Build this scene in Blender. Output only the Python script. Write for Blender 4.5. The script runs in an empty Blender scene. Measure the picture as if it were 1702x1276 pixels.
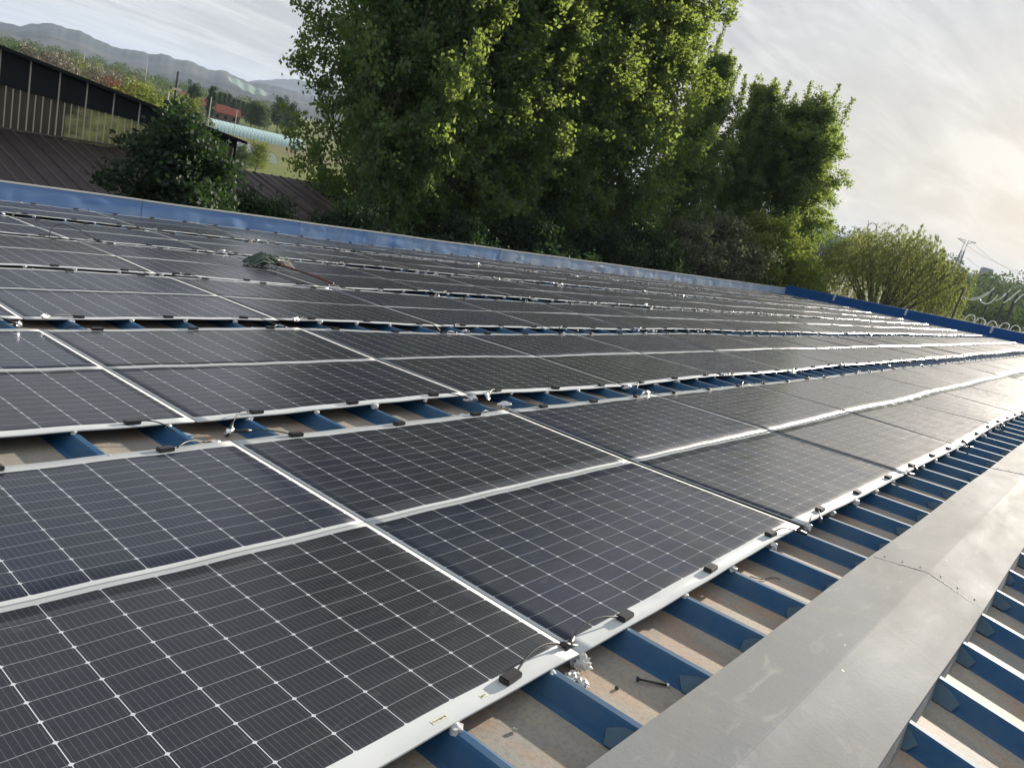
import bpy, bmesh, math, random
import numpy as np
from mathutils import Vector, Matrix, noise as mnoise
random.seed(11); RNG = np.random.default_rng(5)
R = math.radians
C = bpy.context.scene.collection
sc = bpy.context.scene

# ------------------------------------------------------------------ camera
AL = R(5.0)                                     # roof pitch
CAM = Vector((-2.21576, -1.12413, 1.53833))
RIGHT = Vector((0.64090, -0.72744, 0.24511)); DOWN = Vector((-0.04391, -0.35352, -0.93439)); FWD = Vector((0.76637, 0.58809, -0.25851))
FPX = 1291.3
cd = bpy.data.cameras.new('camera'); cam = bpy.data.objects.new('camera', cd); C.objects.link(cam)
cd.sensor_fit = 'HORIZONTAL'; cd.sensor_width = 36; cd.lens = 36*FPX/1702
cd.clip_start = 0.05; cd.clip_end = 30000
mw = Matrix.Identity(4)
for i in range(3):
    mw[i][0] = RIGHT[i]; mw[i][1] = -DOWN[i]; mw[i][2] = -FWD[i]; mw[i][3] = CAM[i]
cam.matrix_world = mw
sc.camera = cam

# ------------------------------------------------------------------ sun, sky, exposure
SUN_AZ, SUN_EL = R(-0.5), R(14.5)
sdir = Vector((math.cos(SUN_EL)*math.cos(SUN_AZ), math.cos(SUN_EL)*math.sin(SUN_AZ), math.sin(SUN_EL)))
sl = bpy.data.lights.new('sun', 'SUN'); so = bpy.data.objects.new('sun', sl); C.objects.link(so)
sl.energy = 5.0; sl.angle = R(0.55); sl.color = (1.0, 0.905, 0.77)
so.rotation_euler = sdir.to_track_quat('Z', 'Y').to_euler()
sc.view_settings.view_transform = 'Standard'; sc.view_settings.look = 'None'
sc.view_settings.exposure = 1.08; sc.view_settings.gamma = 1.0
sc.cycles.max_bounces = 8; sc.cycles.diffuse_bounces = 3; sc.cycles.glossy_bounces = 3
sc.cycles.transmission_bounces = 4; sc.cycles.transparent_max_bounces = 12; sc.cycles.volume_bounces = 0
sc.cycles.sample_clamp_indirect = 6.0

class NT:
    """small node-tree helper"""
    def __init__(s, nt): s.nt = nt; s.nt.nodes.clear()
    def n(s, t, **kw):
        o = s.nt.nodes.new(t)
        for k, v in kw.items(): setattr(o, k, v)
        return o
    def set(s, sock, v):
        if v is None: return
        if hasattr(v, 'is_output'): s.nt.links.new(v, sock)
        else:
            try: sock.default_value = v
            except Exception: sock.default_value = (v[0], v[1], v[2], 1.0)
    def math(s, op, a, b=None, c=None, clamp=False):
        o = s.n('ShaderNodeMath', operation=op); o.use_clamp = clamp
        for i, v in enumerate((a, b, c)): 
            if v is not None: s.set(o.inputs[i], v)
        return o.outputs[0]
    def vmath(s, op, a, b=None):
        o = s.n('ShaderNodeVectorMath', operation=op); s.set(o.inputs[0], a)
        if b is not None: s.set(o.inputs[1], b)
        return o.outputs[0]
    def mix(s, f, a, b):
        o = s.n('ShaderNodeMix', data_type='RGBA'); s.set(o.inputs[0], f); s.set(o.inputs[6], a); s.set(o.inputs[7], b)
        return o.outputs[2]
    def noise(s, vec, scale, detail=4, rough=0.55, dist=0.0):
        o = s.n('ShaderNodeTexNoise'); s.set(o.inputs['Vector'], vec); s.set(o.inputs['Scale'], scale)
        s.set(o.inputs['Detail'], detail); s.set(o.inputs['Roughness'], rough); s.set(o.inputs['Distortion'], dist)
        return o.outputs[0]
    def ramp(s, f, stops):
        o = s.n('ShaderNodeValToRGB'); s.set(o.inputs[0], f); e = o.color_ramp.elements
        while len(e) < len(stops): e.new(0.5)
        for i, (p, c) in enumerate(stops):
            e[i].position = p; e[i].color = (c, c, c, 1) if isinstance(c, (int, float)) else (c[0], c[1], c[2], 1)
        return o.outputs[0]
    def maprange(s, v, a, b, c=0.0, d=1.0):
        o = s.n('ShaderNodeMapRange'); s.set(o.inputs[0], v)
        for i, q in enumerate((a, b, c, d)): o.inputs[i+1].default_value = q
        return o.outputs[0]
    def scale(s, vec, sx, sy, sz):
        return s.vmath('MULTIPLY', vec, (sx, sy, sz))

w = bpy.data.worlds.new('World'); sc.world = w; w.use_nodes = True
t = NT(w.node_tree)
sky = t.n('ShaderNodeTexSky', sky_type='NISHITA'); sky.sun_disc = False
sky.sun_elevation = SUN_EL; sky.sun_rotation = R(90) - SUN_AZ
sky.altitude = 200; sky.air_density = 1.0; sky.dust_density = 2.5; sky.ozone_density = 1.0
geo = t.n('ShaderNodeTexCoord'); dirv = geo.outputs['Generated']
sep = t.n('ShaderNodeSeparateXYZ'); t.set(sep.inputs[0], dirv)
zc = t.math('MAXIMUM', sep.outputs[2], 0.0)
inv = t.math('DIVIDE', 1.0, t.math('ADD', zc, 0.10))
plane = t.vmath('SCALE', dirv); plane.node.inputs['Scale'].default_value = 1; t.set(plane.node.inputs['Scale'], inv)
rot = t.n('ShaderNodeMapping'); t.set(rot.inputs[0], plane); rot.inputs['Rotation'].default_value = (0, 0, R(38)); rot.inputs['Scale'].default_value = (0.62, 1.75, 0)
c1 = t.noise(rot.outputs[0], 1.15, 8, 0.60, 0.9)
c2 = t.noise(rot.outputs[0], 5.0, 5, 0.6, 0.2)
cl = t.math('ADD', t.math('MULTIPLY', c1, 0.78), t.math('MULTIPLY', c2, 0.22))
cl = t.ramp(cl, [(0.40, 0.0), (0.50, 0.40), (0.60, 1.0)])
sd = t.n('ShaderNodeVectorMath', operation='DOT_PRODUCT'); t.set(sd.inputs[0], dirv); sd.inputs[1].default_value = sdir
near = t.math('POWER', t.maprange(sd.outputs['Value'], 0.0, 1.0), 1.2)
low = t.maprange(sep.outputs[2], 0.0, 0.30, 1.0, 0.0)
glow = t.math('MULTIPLY', near, t.math('ADD', t.math('MULTIPLY', low, 0.94), 0.06))
veil = t.mix(glow, (5.2, 5.6, 6.2, 1), (6.2, 5.7, 4.75, 1))        # high thin cloud sheet lit by the low sun
thick = t.mix(glow, (8.0, 8.2, 8.4, 1), (7.4, 7.1, 6.3, 1))
cloud = t.mix(cl, veil, thick)
amount = 0.93
col = t.mix(amount, sky.outputs[0], cloud)
bg = t.n('ShaderNodeBackground'); t.set(bg.inputs[0], col); bg.inputs[1].default_value = 0.05
wo = t.n('ShaderNodeOutputWorld'); t.nt.links.new(bg.outputs[0], wo.inputs[0])

# ------------------------------------------------------------------ coordinates
def RF(u, v, n): return Vector((u, math.cos(AL)*v + math.sin(AL)*n, -math.sin(AL)*v + math.cos(AL)*n))   # roof frame -> world
def ray(px, py): return (RIGHT*((px-851)/FPX) + DOWN*((py-638)/FPX) + FWD)
def atY(px, py, Y): d = ray(px, py); return CAM + d*((Y-CAM.y)/d.y)
def atX(px, py, X): d = ray(px, py); return CAM + d*((X-CAM.x)/d.x)
def atD(px, py, D): d = ray(px, py); return CAM + d*(D/math.hypot(d.x, d.y))
GZ = -6.5
def onG(px, py): d = ray(px, py); return CAM + d*((GZ-CAM.z)/d.z)

# ------------------------------------------------------------------ object helpers
def tag(o, label=None, cat=None, group=None, kind=None):
    if label: o['label'] = label
    if cat: o['category'] = cat
    if group: o['group'] = group
    if kind: o['kind'] = kind
    return o
def link(name, me, mats, parent=None, loc=None, rot=None):
    o = bpy.data.objects.new(name, me); C.objects.link(o)
    if mats is not None:
        if not isinstance(mats, (list, tuple)): mats = [mats]
        for m in mats:
            if m.name not in [x.name for x in me.materials if x]: me.materials.append(m)
    if parent: o.parent = parent
    if loc is not None: o.location = loc
    if rot is not None: o.rotation_euler = rot
    return o
def empty(name, loc=(0, 0, 0), rot=(0, 0, 0)):
    o = bpy.data.objects.new(name, None); C.objects.link(o); o.location = loc; o.rotation_euler = rot; o.empty_display_size = 0.2
    return o
def mesh(name, verts, faces, smooth=False, mi=None):
    me = bpy.data.meshes.new(name); me.from_pydata([tuple(v) for v in verts], [], faces); 
    if smooth: me.polygons.foreach_set('use_smooth', [True]*len(me.polygons))
    if mi is not None: me.polygons.foreach_set('material_index', mi)
    me.update(); return me
class MB:
    def __init__(s): s.v = []; s.f = []; s.m = []
    def add(s, vs, fs, m=0):
        b = len(s.v); s.v += [Vector(x) for x in vs]; s.f += [tuple(i+b for i in f) for f in fs]; s.m += [m]*len(fs)
    def box(s, c, d, rz=0, m=0, M=None):
        hx, hy, hz = d[0]/2, d[1]/2, d[2]/2
        vs = [Vector((x*hx, y*hy, z*hz)) for z in (-1, 1) for y in (-1, 1) for x in (-1, 1)]
        rm = M if M is not None else Matrix.Rotation(rz, 3, 'Z')
        vs = [rm @ q + Vector(c) for q in vs]
        s.add(vs, [(0, 2, 3, 1), (4, 5, 7, 6), (0, 1, 5, 4), (2, 6, 7, 3), (0, 4, 6, 2), (1, 3, 7, 5)], m)
    def tube(s, pts, rad, seg=6, m=0, cap=True):
        pts = [Vector(p) for p in pts]; n = len(pts)
        rads = rad if isinstance(rad, (list, tuple)) else [rad]*n
        vs = []; up = None
        for i, p in enumerate(pts):
            d = (pts[min(i+1, n-1)] - pts[max(i-1, 0)]).normalized()
            if up is None: up = d.orthogonal().normalized()
            up = (up - d*up.dot(d)); up = up.normalized() if up.length > 1e-6 else d.orthogonal().normalized()
            b = d.cross(up)
            for k in range(seg):
                a = 2*math.pi*k/seg; vs.append(p + (up*math.cos(a) + b*math.sin(a))*rads[i])
        fs = [(i*seg+k, i*seg+(k+1) % seg, (i+1)*seg+(k+1) % seg, (i+1)*seg+k) for i in range(n-1) for k in range(seg)]
        if cap: fs += [tuple(range(seg-1, -1, -1)), tuple((n-1)*seg+k for k in range(seg))]
        s.add(vs, fs, m)
    def quad(s, a, b, c, d, m=0): s.add([a, b, c, d], [(0, 1, 2, 3)], m)
    def build(s, name, mats, parent=None, smooth=False, loc=None, rot=None):
        return link(name, mesh(name, s.v, s.f, smooth, s.m), mats, parent, loc, rot)

# ------------------------------------------------------------------ materials
def mat(name):
    m = bpy.data.materials.new(name); m.use_nodes = True; t = NT(m.node_tree)
    out = t.n('ShaderNodeOutputMaterial'); p = t.n('ShaderNodeBsdfPrincipled'); t.nt.links.new(p.outputs[0], out.inputs[0])
    tc = t.n('ShaderNodeTexCoord')
    return m, t, p, tc, out
def bump(t, p, h, strength, dist=0.01):
    b = t.n('ShaderNodeBump'); t.set(b.inputs['Height'], h); b.inputs['Strength'].default_value = strength; b.inputs['Distance'].default_value = dist
    t.nt.links.new(b.outputs[0], p.inputs['Normal']); return b
def simple(name, col, rough=0.6, metal=0.0, var=0.25, scale=6.0, spec=0.5):
    m, t, p, tc, _ = mat(name)
    n = t.noise(tc.outputs['Object'], scale, 5)
    c = t.mix(n, tuple(x*(1-var) for x in col)+(1,), tuple(min(1, x*(1+var)) for x in col)+(1,))
    t.set(p.inputs['Base Color'], c); p.inputs['Roughness'].default_value = rough; p.inputs['Metallic'].default_value = metal
    p.inputs['Specular IOR Level'].default_value = spec
    return m
# solar cells ------------------------------------------------------
CW_, CH_ = 0.1857, 0.0885                      # half-cell pitch
PW, PH = 2.272, 1.168
MX, MY = 0.0218, 0.078                          # margins (MY at the junction-box edge)
def m_panel():
    m, t, p, tc, _ = mat('solar_laminate')
    uv = t.n('ShaderNodeUVMap').outputs[0]
    s = t.n('ShaderNodeSeparateXYZ'); t.set(s.inputs[0], uv)
    x = t.math('SUBTRACT', s.outputs[0], MX); y = t.math('SUBTRACT', s.outputs[1], MY)
    dx = t.math('PINGPONG', x, CW_/2); dy = t.math('PINGPONG', y, CH_/2)
    lv = t.math('LESS_THAN', dx, 0.0013); lh = t.math('LESS_THAN', dy, 0.0009)
    dia = t.math('LESS_THAN', t.math('ADD', dx, t.math('MULTIPLY', dy, 1.1)), 0.0082)
    grid = t.math('MAXIMUM', t.math('MAXIMUM', lv, t.math('MULTIPLY', lh, 0.55)), dia)
    bb = t.math('PINGPONG', t.math('ADD', x, CW_/20), CW_/20)
    bus = t.math('MULTIPLY', t.math('LESS_THAN', bb, 0.00040), 0.22)
    grid = t.math('MAXIMUM', grid, bus)
    inx = t.math('LESS_THAN', t.math('ABSOLUTE', t.math('SUBTRACT', x, CW_*6)), CW_*6)
    iny = t.math('LESS_THAN', t.math('ABSOLUTE', t.math('SUBTRACT', y, CH_*6)), CH_*6)
    act = t.math('MULTIPLY', inx, iny)
    cx = t.math('FLOOR', t.math('DIVIDE', x, CW_)); cy = t.math('FLOOR', t.math('DIVIDE', y, CH_*2))
    oi = t.n('ShaderNodeObjectInfo')
    cv = t.n('ShaderNodeCombineXYZ'); t.set(cv.inputs[0], cx); t.set(cv.inputs[1], cy); t.set(cv.inputs[2], t.math('MULTIPLY', oi.outputs['Random'], 91))
    wn = t.n('ShaderNodeTexWhiteNoise'); t.set(wn.inputs[0], cv.outputs[0])
    tone = t.mix(oi.outputs['Random'], (0.0075, 0.0130, 0.036, 1), (0.0115, 0.0135, 0.022, 1))
    tone = t.mix(t.math('MULTIPLY', wn.outputs[0], 0.5), tone, (0.010, 0.016, 0.018, 1))
    cells = t.mix(grid, tone, (0.50, 0.54, 0.58, 1))
    bd = t.noise(tc.outputs['Object'], 9, 5)
    border = t.mix(bd, (0.50, 0.53, 0.545, 1), (0.60, 0.625, 0.625, 1))
    base = t.mix(act, border, cells)
    # dust film, drifts and smears
    pos = t.vmath('ADD', tc.outputs['Object'], oi.outputs['Location'])
    d1 = t.noise(t.scale(pos, 0.55, 1.2, 1), 1.0, 6, 0.6)
    d2 = t.noise(t.scale(pos, 1.6, 9, 1), 1.6, 6, 0.65, 0.8)
    d3 = t.noise(pos, 130, 2, 0.5)
    sm = t.ramp(t.noise(t.scale(pos, 2.2, 5.5, 1), 1.5, 7, 0.7, 1.2), [(0.60, 0.0), (0.78, 1.0)])
    dust = t.math('ADD', t.math('MULTIPLY', t.ramp(d1, [(0.3, 0.0), (0.75, 1.0)]), 0.012), t.math('MULTIPLY', t.ramp(d2, [(0.45, 0.0), (0.8, 1.0)]), 0.014))
    dust = t.math('ADD', dust, t.math('MULTIPLY', sm, 0.11))
    dust = t.math('ADD', dust, t.math('MULTIPLY', d3, 0.010))
    base = t.mix(dust, base, (0.44, 0.43, 0.42, 1))
    t.set(p.inputs['Base Color'], base); spl = t.maprange(act, 0.0, 1.0, 0.14, 0.5)
    t.set(p.inputs['Roughness'], t.maprange(t.math('ADD', d2, t.math('MULTIPLY', d1, 0.5)), 0.4, 1.1, 0.17, 0.29))
    p2 = t.n('ShaderNodeBsdfPrincipled'); t.set(p2.inputs['Base Color'], base); p2.inputs['Roughness'].default_value = 0.62; p2.inputs['IOR'].default_value = 1.42; t.set(p2.inputs['Specular IOR Level'], spl)
    ms_ = t.n('ShaderNodeMixShader'); t.set(ms_.inputs[0], t.maprange(d2, 0.35, 0.75, 0.18, 0.40)); t.nt.links.new(p.outputs[0], ms_.inputs[1]); t.nt.links.new(p2.outputs[0], ms_.inputs[2]); t.nt.links.new(ms_.outputs[0], _.inputs[0])
    p.inputs['IOR'].default_value = 1.40; t.set(p.inputs['Specular IOR Level'], spl)
    bh = t.math('ADD', t.noise(t.scale(pos, 1.3, 7, 1), 1.3, 3), t.math('MULTIPLY', t.noise(t.scale(pos, 4, 22, 1), 1.0, 2), 0.15))
    bump(t, p, bh, 0.16, 0.010)
    return m
M = {}
M['panel'] = m_panel()
M['panel_edge'] = simple('panel_edge', (0.40, 0.42, 0.43), 0.7, 0, 0.1, 6.0, 0.2)
M['black_plastic'] = simple('black_plastic', (0.018, 0.018, 0.02), 0.42, 0, 0.3, 40)
M['cable'] = simple('cable_rubber', (0.012, 0.012, 0.013), 0.38, 0, 0.2, 20)
M['sealant'] = simple('white_sealant', (0.50, 0.51, 0.50), 0.5, 0, 0.2, 30)
M['foil'] = simple('crinkled_foil', (0.62, 0.63, 0.64), 0.28, 0.75, 0.3, 60)
M['clear_film'] = simple('cloudy_film', (0.55, 0.54, 0.50), 0.25, 0.0, 0.35, 40)
M['sticker'] = simple('yellowed_sticker', (0.62, 0.63, 0.48), 0.6, 0, 0.12, 60)
M['ink'] = simple('print_ink', (0.03, 0.03, 0.03), 0.7)

def m_blue(name, base, dirt, amt, rough=0.42, streak=(2, 2, 2)):
    m, t, p, tc, _ = mat(name)
    n1 = t.noise(t.scale(tc.outputs['Object'], *streak), 1.0, 7, 0.65)
    n2 = t.noise(tc.outputs['Object'], 38, 4, 0.6)
    f = t.math('MULTIPLY', t.ramp(n1, [(0.38, 0.0), (0.72, 1.0)]), amt)
    f = t.math('ADD', f, t.math('MULTIPLY', t.ramp(n2, [(0.55, 0), (0.8, 1)]), amt*0.35), clamp=True)
    t.set(p.inputs['Base Color'], t.mix(f, base+(1,), dirt+(1,)))
    p.inputs['Roughness'].default_value = rough; p.inputs['Specular IOR Level'].default_value = 0.3
    bump(t, p, n1, 0.15, 0.004)
    return m
M['rib'] = m_blue('blue_rib_paint', (0.007, 0.062, 0.155), (0.065, 0.115, 0.145), 0.6, 0.62, (1.2, 3, 6))
M['gable'] = m_blue('blue_gable_paint', (0.004, 0.078, 0.28), (0.03, 0.11, 0.24), 0.35, 0.45, (2, .6, 4))
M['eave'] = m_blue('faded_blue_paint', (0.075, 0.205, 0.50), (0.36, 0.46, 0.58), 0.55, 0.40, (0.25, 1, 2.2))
M['eave_mid'] = m_blue('mid_glare_blue_paint', (0.12, 0.25, 0.50), (0.42, 0.50, 0.60), 0.75, 0.40, (1.6, 1, .5))  # dirt streaks, plus some sky glare painted in as paler blue
M['eave_pale'] = m_blue('pale_glare_blue_paint', (0.26, 0.36, 0.52), (0.50, 0.55, 0.61), 0.9, 0.40, (2.6, 1, .4))  # dirt streaks, plus stronger sky glare painted into the far boards
M['lip'] = simple('pale_folded_edge', (0.60, 0.60, 0.55), 0.5, 0, 0.15, 3)
def m_pan():
    m, t, p, tc, _ = mat('dusty_roof_pan')
    o = tc.outputs['Object']
    n1 = t.noise(t.scale(o, 3.5, 1.1, 1), 1.0, 7, 0.65, 0.6); n2 = t.noise(o, 60, 4, 0.6); n3 = t.noise(t.scale(o, 4, 2.2, 1), 1.3, 6, 0.6, 0.4)
    c = t.mix(t.ramp(n1, [(0.3, 0), (0.7, 1)]), (0.215, 0.215, 0.20, 1), (0.37, 0.31, 0.24, 1))
    c = t.mix(t.math('MULTIPLY', t.ramp(n3, [(0.50, 0), (0.68, 1)]), 0.6), c, (0.36, 0.20, 0.11, 1))
    c = t.mix(t.math('MULTIPLY', t.ramp(n2, [(0.46, 0), (0.8, 1)]), 0.55), c, (0.12, 0.11, 0.10, 1))
    t.set(p.inputs['Base Color'], c); p.inputs['Roughness'].default_value = 0.7
    bump(t, p, n2, 0.25, 0.004)
    return m
M['pan'] = m_pan()
def m_cap():
    m, t, p, tc, _ = mat('grey_ridge_steel')
    o = tc.outputs['Object']; oi = t.n('ShaderNodeObjectInfo')
    n1 = t.noise(t.scale(o, 0.7, 2.2, 2), 1.0, 7, 0.6, 0.5); n2 = t.noise(o, 55, 4, 0.65); n3 = t.noise(t.scale(o, 1.6, 5, 3), 2.2, 5, 0.6, 1.0)
    c = t.mix(t.ramp(n1, [(0.3, 0), (0.72, 1)]), (0.152, 0.174, 0.196, 1), (0.218, 0.214, 0.202, 1))
    st = t.ramp(t.noise(t.scale(o, 16, .9, .9), 1.0, 4, 0.6), [(0.52, 0), (0.75, 1)]); c = t.mix(t.math('MULTIPLY', st, 0.22), c, (0.30, 0.27, 0.22, 1))
    c = t.mix(t.math('MULTIPLY', t.ramp(n3, [(0.58, 0), (0.72, 1)]), 0.35), c, (0.40, 0.385, 0.35, 1))
    c = t.mix(t.math('MULTIPLY', t.ramp(n2, [(0.56, 0), (0.8, 1)]), 0.30), c, (0.20, 0.18, 0.15, 1))
    sp = t.n('ShaderNodeTexVoronoi'); t.set(sp.inputs['Vector'], o); sp.inputs['Scale'].default_value = 3.6
    dots = t.math('LESS_THAN', sp.outputs['Distance'], t.math('MULTIPLY', t.noise(o, 1.7, 2), 0.035))
    c = t.mix(dots, c, (0.62, 0.61, 0.57, 1))
    t.set(p.inputs['Base Color'], c)
    t.set(p.inputs['Roughness'], t.maprange(n1, 0.3, 0.7, 0.72, 0.88))
    p.inputs['Specular IOR Level'].default_value = 0.26; oc = t.noise(t.scale(o, 1.5, 3.2, 2), 1.0, 2, 0.4, 0.3); bump(t, p, t.math('ADD', t.math('MULTIPLY', oc, 9), t.math('ADD', t.math('MULTIPLY', n1, 1.5), t.math('MULTIPLY', n2, .6))), 0.22, 0.006)
    return m
M['cap'] = m_cap()
M['flap'] = simple('grey_closure_sheet', (0.04, 0.085, 0.125), 0.55, 0, 0.35, 18)
M['strap'] = simple('pale_joint_strap', (0.48, 0.56, 0.66), 0.5, 0, 0.2, 9)
M['wall'] = simple('pale_wall_sheet', (0.40, 0.42, 0.43), 0.6, 0, 0.15, 2)
M['gutter'] = simple('grimy_gutter_steel', (0.055, 0.06, 0.055), 0.7, 0, 0.4, 3)

def m_leaf(name, dark, light, trans, gloss=0.12):
    m = bpy.data.materials.new(name); m.use_nodes = True; t = NT(m.node_tree)
    out = t.n('ShaderNodeOutputMaterial')
    at = t.n('ShaderNodeAttribute'); at.attribute_name = 'tone'
    col = t.mix(at.outputs['Fac'], dark+(1,), light+(1,))
    df = t.n('ShaderNodeBsdfDiffuse'); t.set(df.inputs[0], col)
    tr = t.n('ShaderNodeBsdfTranslucent'); t.set(tr.inputs[0], t.mix(at.outputs['Fac'], tuple(x*0.7 for x in trans)+(1,), trans+(1,)))
    ms = t.n('ShaderNodeMixShader'); ms.inputs[0].default_value = 0.42
    t.nt.links.new(df.outputs[0], ms.inputs[1]); t.nt.links.new(tr.outputs[0], ms.inputs[2])
    gl = t.n('ShaderNodeBsdfGlossy'); gl.inputs['Roughness'].default_value = 0.5; gl.inputs[0].default_value = (0.8, 0.85, 0.8, 1)
    gl.inputs['Roughness'].default_value = 0.62
    m2 = t.n('ShaderNodeMixShader'); m2.inputs[0].default_value = gloss*0.3
    t.nt.links.new(ms.outputs[0], m2.inputs[1]); t.nt.links.new(gl.outputs[0], m2.inputs[2])
    t.nt.links.new(m2.outputs[0], out.inputs[0])
    return m
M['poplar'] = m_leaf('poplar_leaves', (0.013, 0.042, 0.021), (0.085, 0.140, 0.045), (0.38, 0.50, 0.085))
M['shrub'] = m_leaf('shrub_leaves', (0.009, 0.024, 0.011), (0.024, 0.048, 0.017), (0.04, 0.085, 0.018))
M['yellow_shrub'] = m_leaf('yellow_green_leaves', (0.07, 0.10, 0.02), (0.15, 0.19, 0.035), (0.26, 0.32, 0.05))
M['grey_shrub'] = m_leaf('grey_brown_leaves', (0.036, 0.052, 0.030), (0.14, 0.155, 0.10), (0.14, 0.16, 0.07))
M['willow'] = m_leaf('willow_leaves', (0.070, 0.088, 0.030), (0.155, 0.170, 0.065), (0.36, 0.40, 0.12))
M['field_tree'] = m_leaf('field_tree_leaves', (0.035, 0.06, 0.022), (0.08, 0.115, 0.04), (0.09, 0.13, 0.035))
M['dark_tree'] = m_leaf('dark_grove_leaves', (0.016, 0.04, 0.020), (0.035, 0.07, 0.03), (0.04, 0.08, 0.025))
M['blossom'] = m_leaf('pale_blossom', (0.12, 0.115, 0.09), (0.27, 0.24, 0.22), (0.16, 0.14, 0.11))
M['red_leaf'] = m_leaf('rusty_red_leaves', (0.15, 0.05, 0.03), (0.28, 0.12, 0.06), (0.20, 0.08, 0.04))
M['bark'] = simple('grey_brown_bark', (0.10, 0.085, 0.065), 0.9, 0, 0.4, 5)
M['shed_dark'] = simple('dark_shed_sheet', (0.006, 0.009, 0.010), 0.6, 0, 0.4, 1.2, 0.25)
M['shed_brown'] = simple('brown_fibre_sheet', (0.095, 0.080, 0.052), 0.6, 0, 0.5, 0.9)
def m_backlit():
    m, t, p, tc, _ = mat('olive_backlit_glow_sheet')
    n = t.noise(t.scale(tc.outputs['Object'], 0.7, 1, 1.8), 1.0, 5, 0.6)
    t.set(p.inputs['Base Color'], t.mix(t.ramp(n, [(0.38, 0), (0.64, 1)]), (0.10, 0.085, 0.045, 1), (0.60, 0.60, 0.22, 1))); p.inputs['Roughness'].default_value = 0.5  # glow of light coming through from behind, painted as yellow base colour
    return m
M['shed_backlit'] = m_backlit()
M['bar'] = simple('weathered_white_bar', (0.48, 0.46, 0.38), 0.6, 0, 0.2, 2)
M['red_brown_roof'] = simple('maroon_sheet_roof', (0.042, 0.029, 0.031), 0.65, 0, 0.45, 1.4)
M['roof_seam'] = simple('dusty_roof_seam', (0.11, 0.085, 0.075), 0.7, 0, 0.4, 2)
M['pole'] = simple('dark_timber_pole', (0.05, 0.05, 0.05), 0.8)
M['concrete'] = simple('concrete_post', (0.40, 0.39, 0.37), 0.85, 0, 0.15, 3)
M['red_tile'] = simple('red_roof_tiles', (0.30, 0.085, 0.05), 0.8, 0, 0.35, 1.5)
M['pink_tile'] = simple('faded_pink_roof', (0.42, 0.24, 0.21), 0.8, 0, 0.2, 1)
M['blue_tile'] = simple('pale_blue_roof', (0.22, 0.34, 0.40), 0.6, 0, 0.2, 1)
M['brick'] = simple('dull_brick_wall', (0.16, 0.11, 0.09), 0.9, 0, 0.35, 2)
M['render'] = simple('grey_rendered_wall', (0.30, 0.29, 0.28), 0.9, 0, 0.2, 1)
M['poly'] = simple('aqua_polythene', (0.50, 0.70, 0.69), 0.35, 0, 0.12, 0.6)
M['poly_white'] = simple('white_polythene', (0.66, 0.70, 0.70), 0.35, 0, 0.15, 0.4)
M['steel'] = simple('galvanised_steel', (0.20, 0.20, 0.21), 0.6, 0.3, 0.2, 1)
M['white_pipe'] = simple('white_plastic_pipe', (0.72, 0.74, 0.72), 0.4, 0, 0.08, 3)
M['net'] = simple('green_dust_netting', (0.10, 0.17, 0.13), 0.9, 0, 0.5, 0.02)
M['mop_yarn'] = simple('grey_green_mop_yarn', (0.10, 0.13, 0.10), 0.95, 0, 0.6, 30)
M['mop_pale'] = simple('pale_mop_yarn', (0.42, 0.38, 0.34), 0.95, 0, 0.3, 30)
M['mop_handle'] = simple('dark_red_handle', (0.13, 0.022, 0.02), 0.5, 0, 0.2, 20)
def m_ground():
    m, t, p, tc, _ = mat('field_ground')
    o = tc.outputs['Object']
    n1 = t.noise(o, 0.012, 4, 0.5); n2 = t.noise(o, 0.35, 6, 0.6); vo = t.n('ShaderNodeTexVoronoi'); vo.feature = 'F1'
    t.set(vo.inputs['Vector'], t.scale(o, 0.009, 0.02, 1)); vo.inputs['Scale'].default_value = 1
    sepc = t.n('ShaderNodeSeparateColor'); t.set(sepc.inputs[0], vo.outputs['Color'])
    c = t.ramp(sepc.outputs[0], [(0.0, (0.10, 0.14, 0.035)), (0.35, (0.16, 0.18, 0.06)), (0.6, (0.11, 0.13, 0.045)), (0.8, (0.20, 0.165, 0.10)), (1.0, (0.085, 0.12, 0.04))])
    c = t.mix(t.math('MULTIPLY', t.ramp(n2, [(0.3, 0), (0.75, 1)]), 0.5), c, (0.05, 0.075, 0.02, 1))
    t.set(p.inputs['Base Color'], c); p.inputs['Roughness'].default_value = 0.95; p.inputs['Specular IOR Level'].default_value = 0.1
    return m
M['ground'] = m_ground()
def m_hill():
    m, t, p, tc, _ = mat('scrub_hillside')
    o = tc.outputs['Object']
    n = t.noise(o, 0.004, 8, 0.62)
    t.set(p.inputs['Base Color'], t.mix(t.ramp(n, [(0.35, 0), (0.7, 1)]), (0.03, 0.042, 0.038, 1), (0.115, 0.105, 0.088, 1))); p.inputs['Roughness'].default_value = 1; p.inputs['Specular IOR Level'].default_value = 0
    return m
M['hill'] = m_hill()

# ------------------------------------------------------------------ ground, hills
N_ = 64
gv = [(0, 0, 0)] + [(9000*math.cos(a), 9000*math.sin(a), 0) for a in [2*math.pi*i/N_ for i in range(N_)]]
g = link('ground', mesh('ground', gv, [(0, i+1, (i+1) % N_+1) for i in range(N_)]), M['ground'], loc=(0, 0, GZ)); tag(g, kind='structure')

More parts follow.
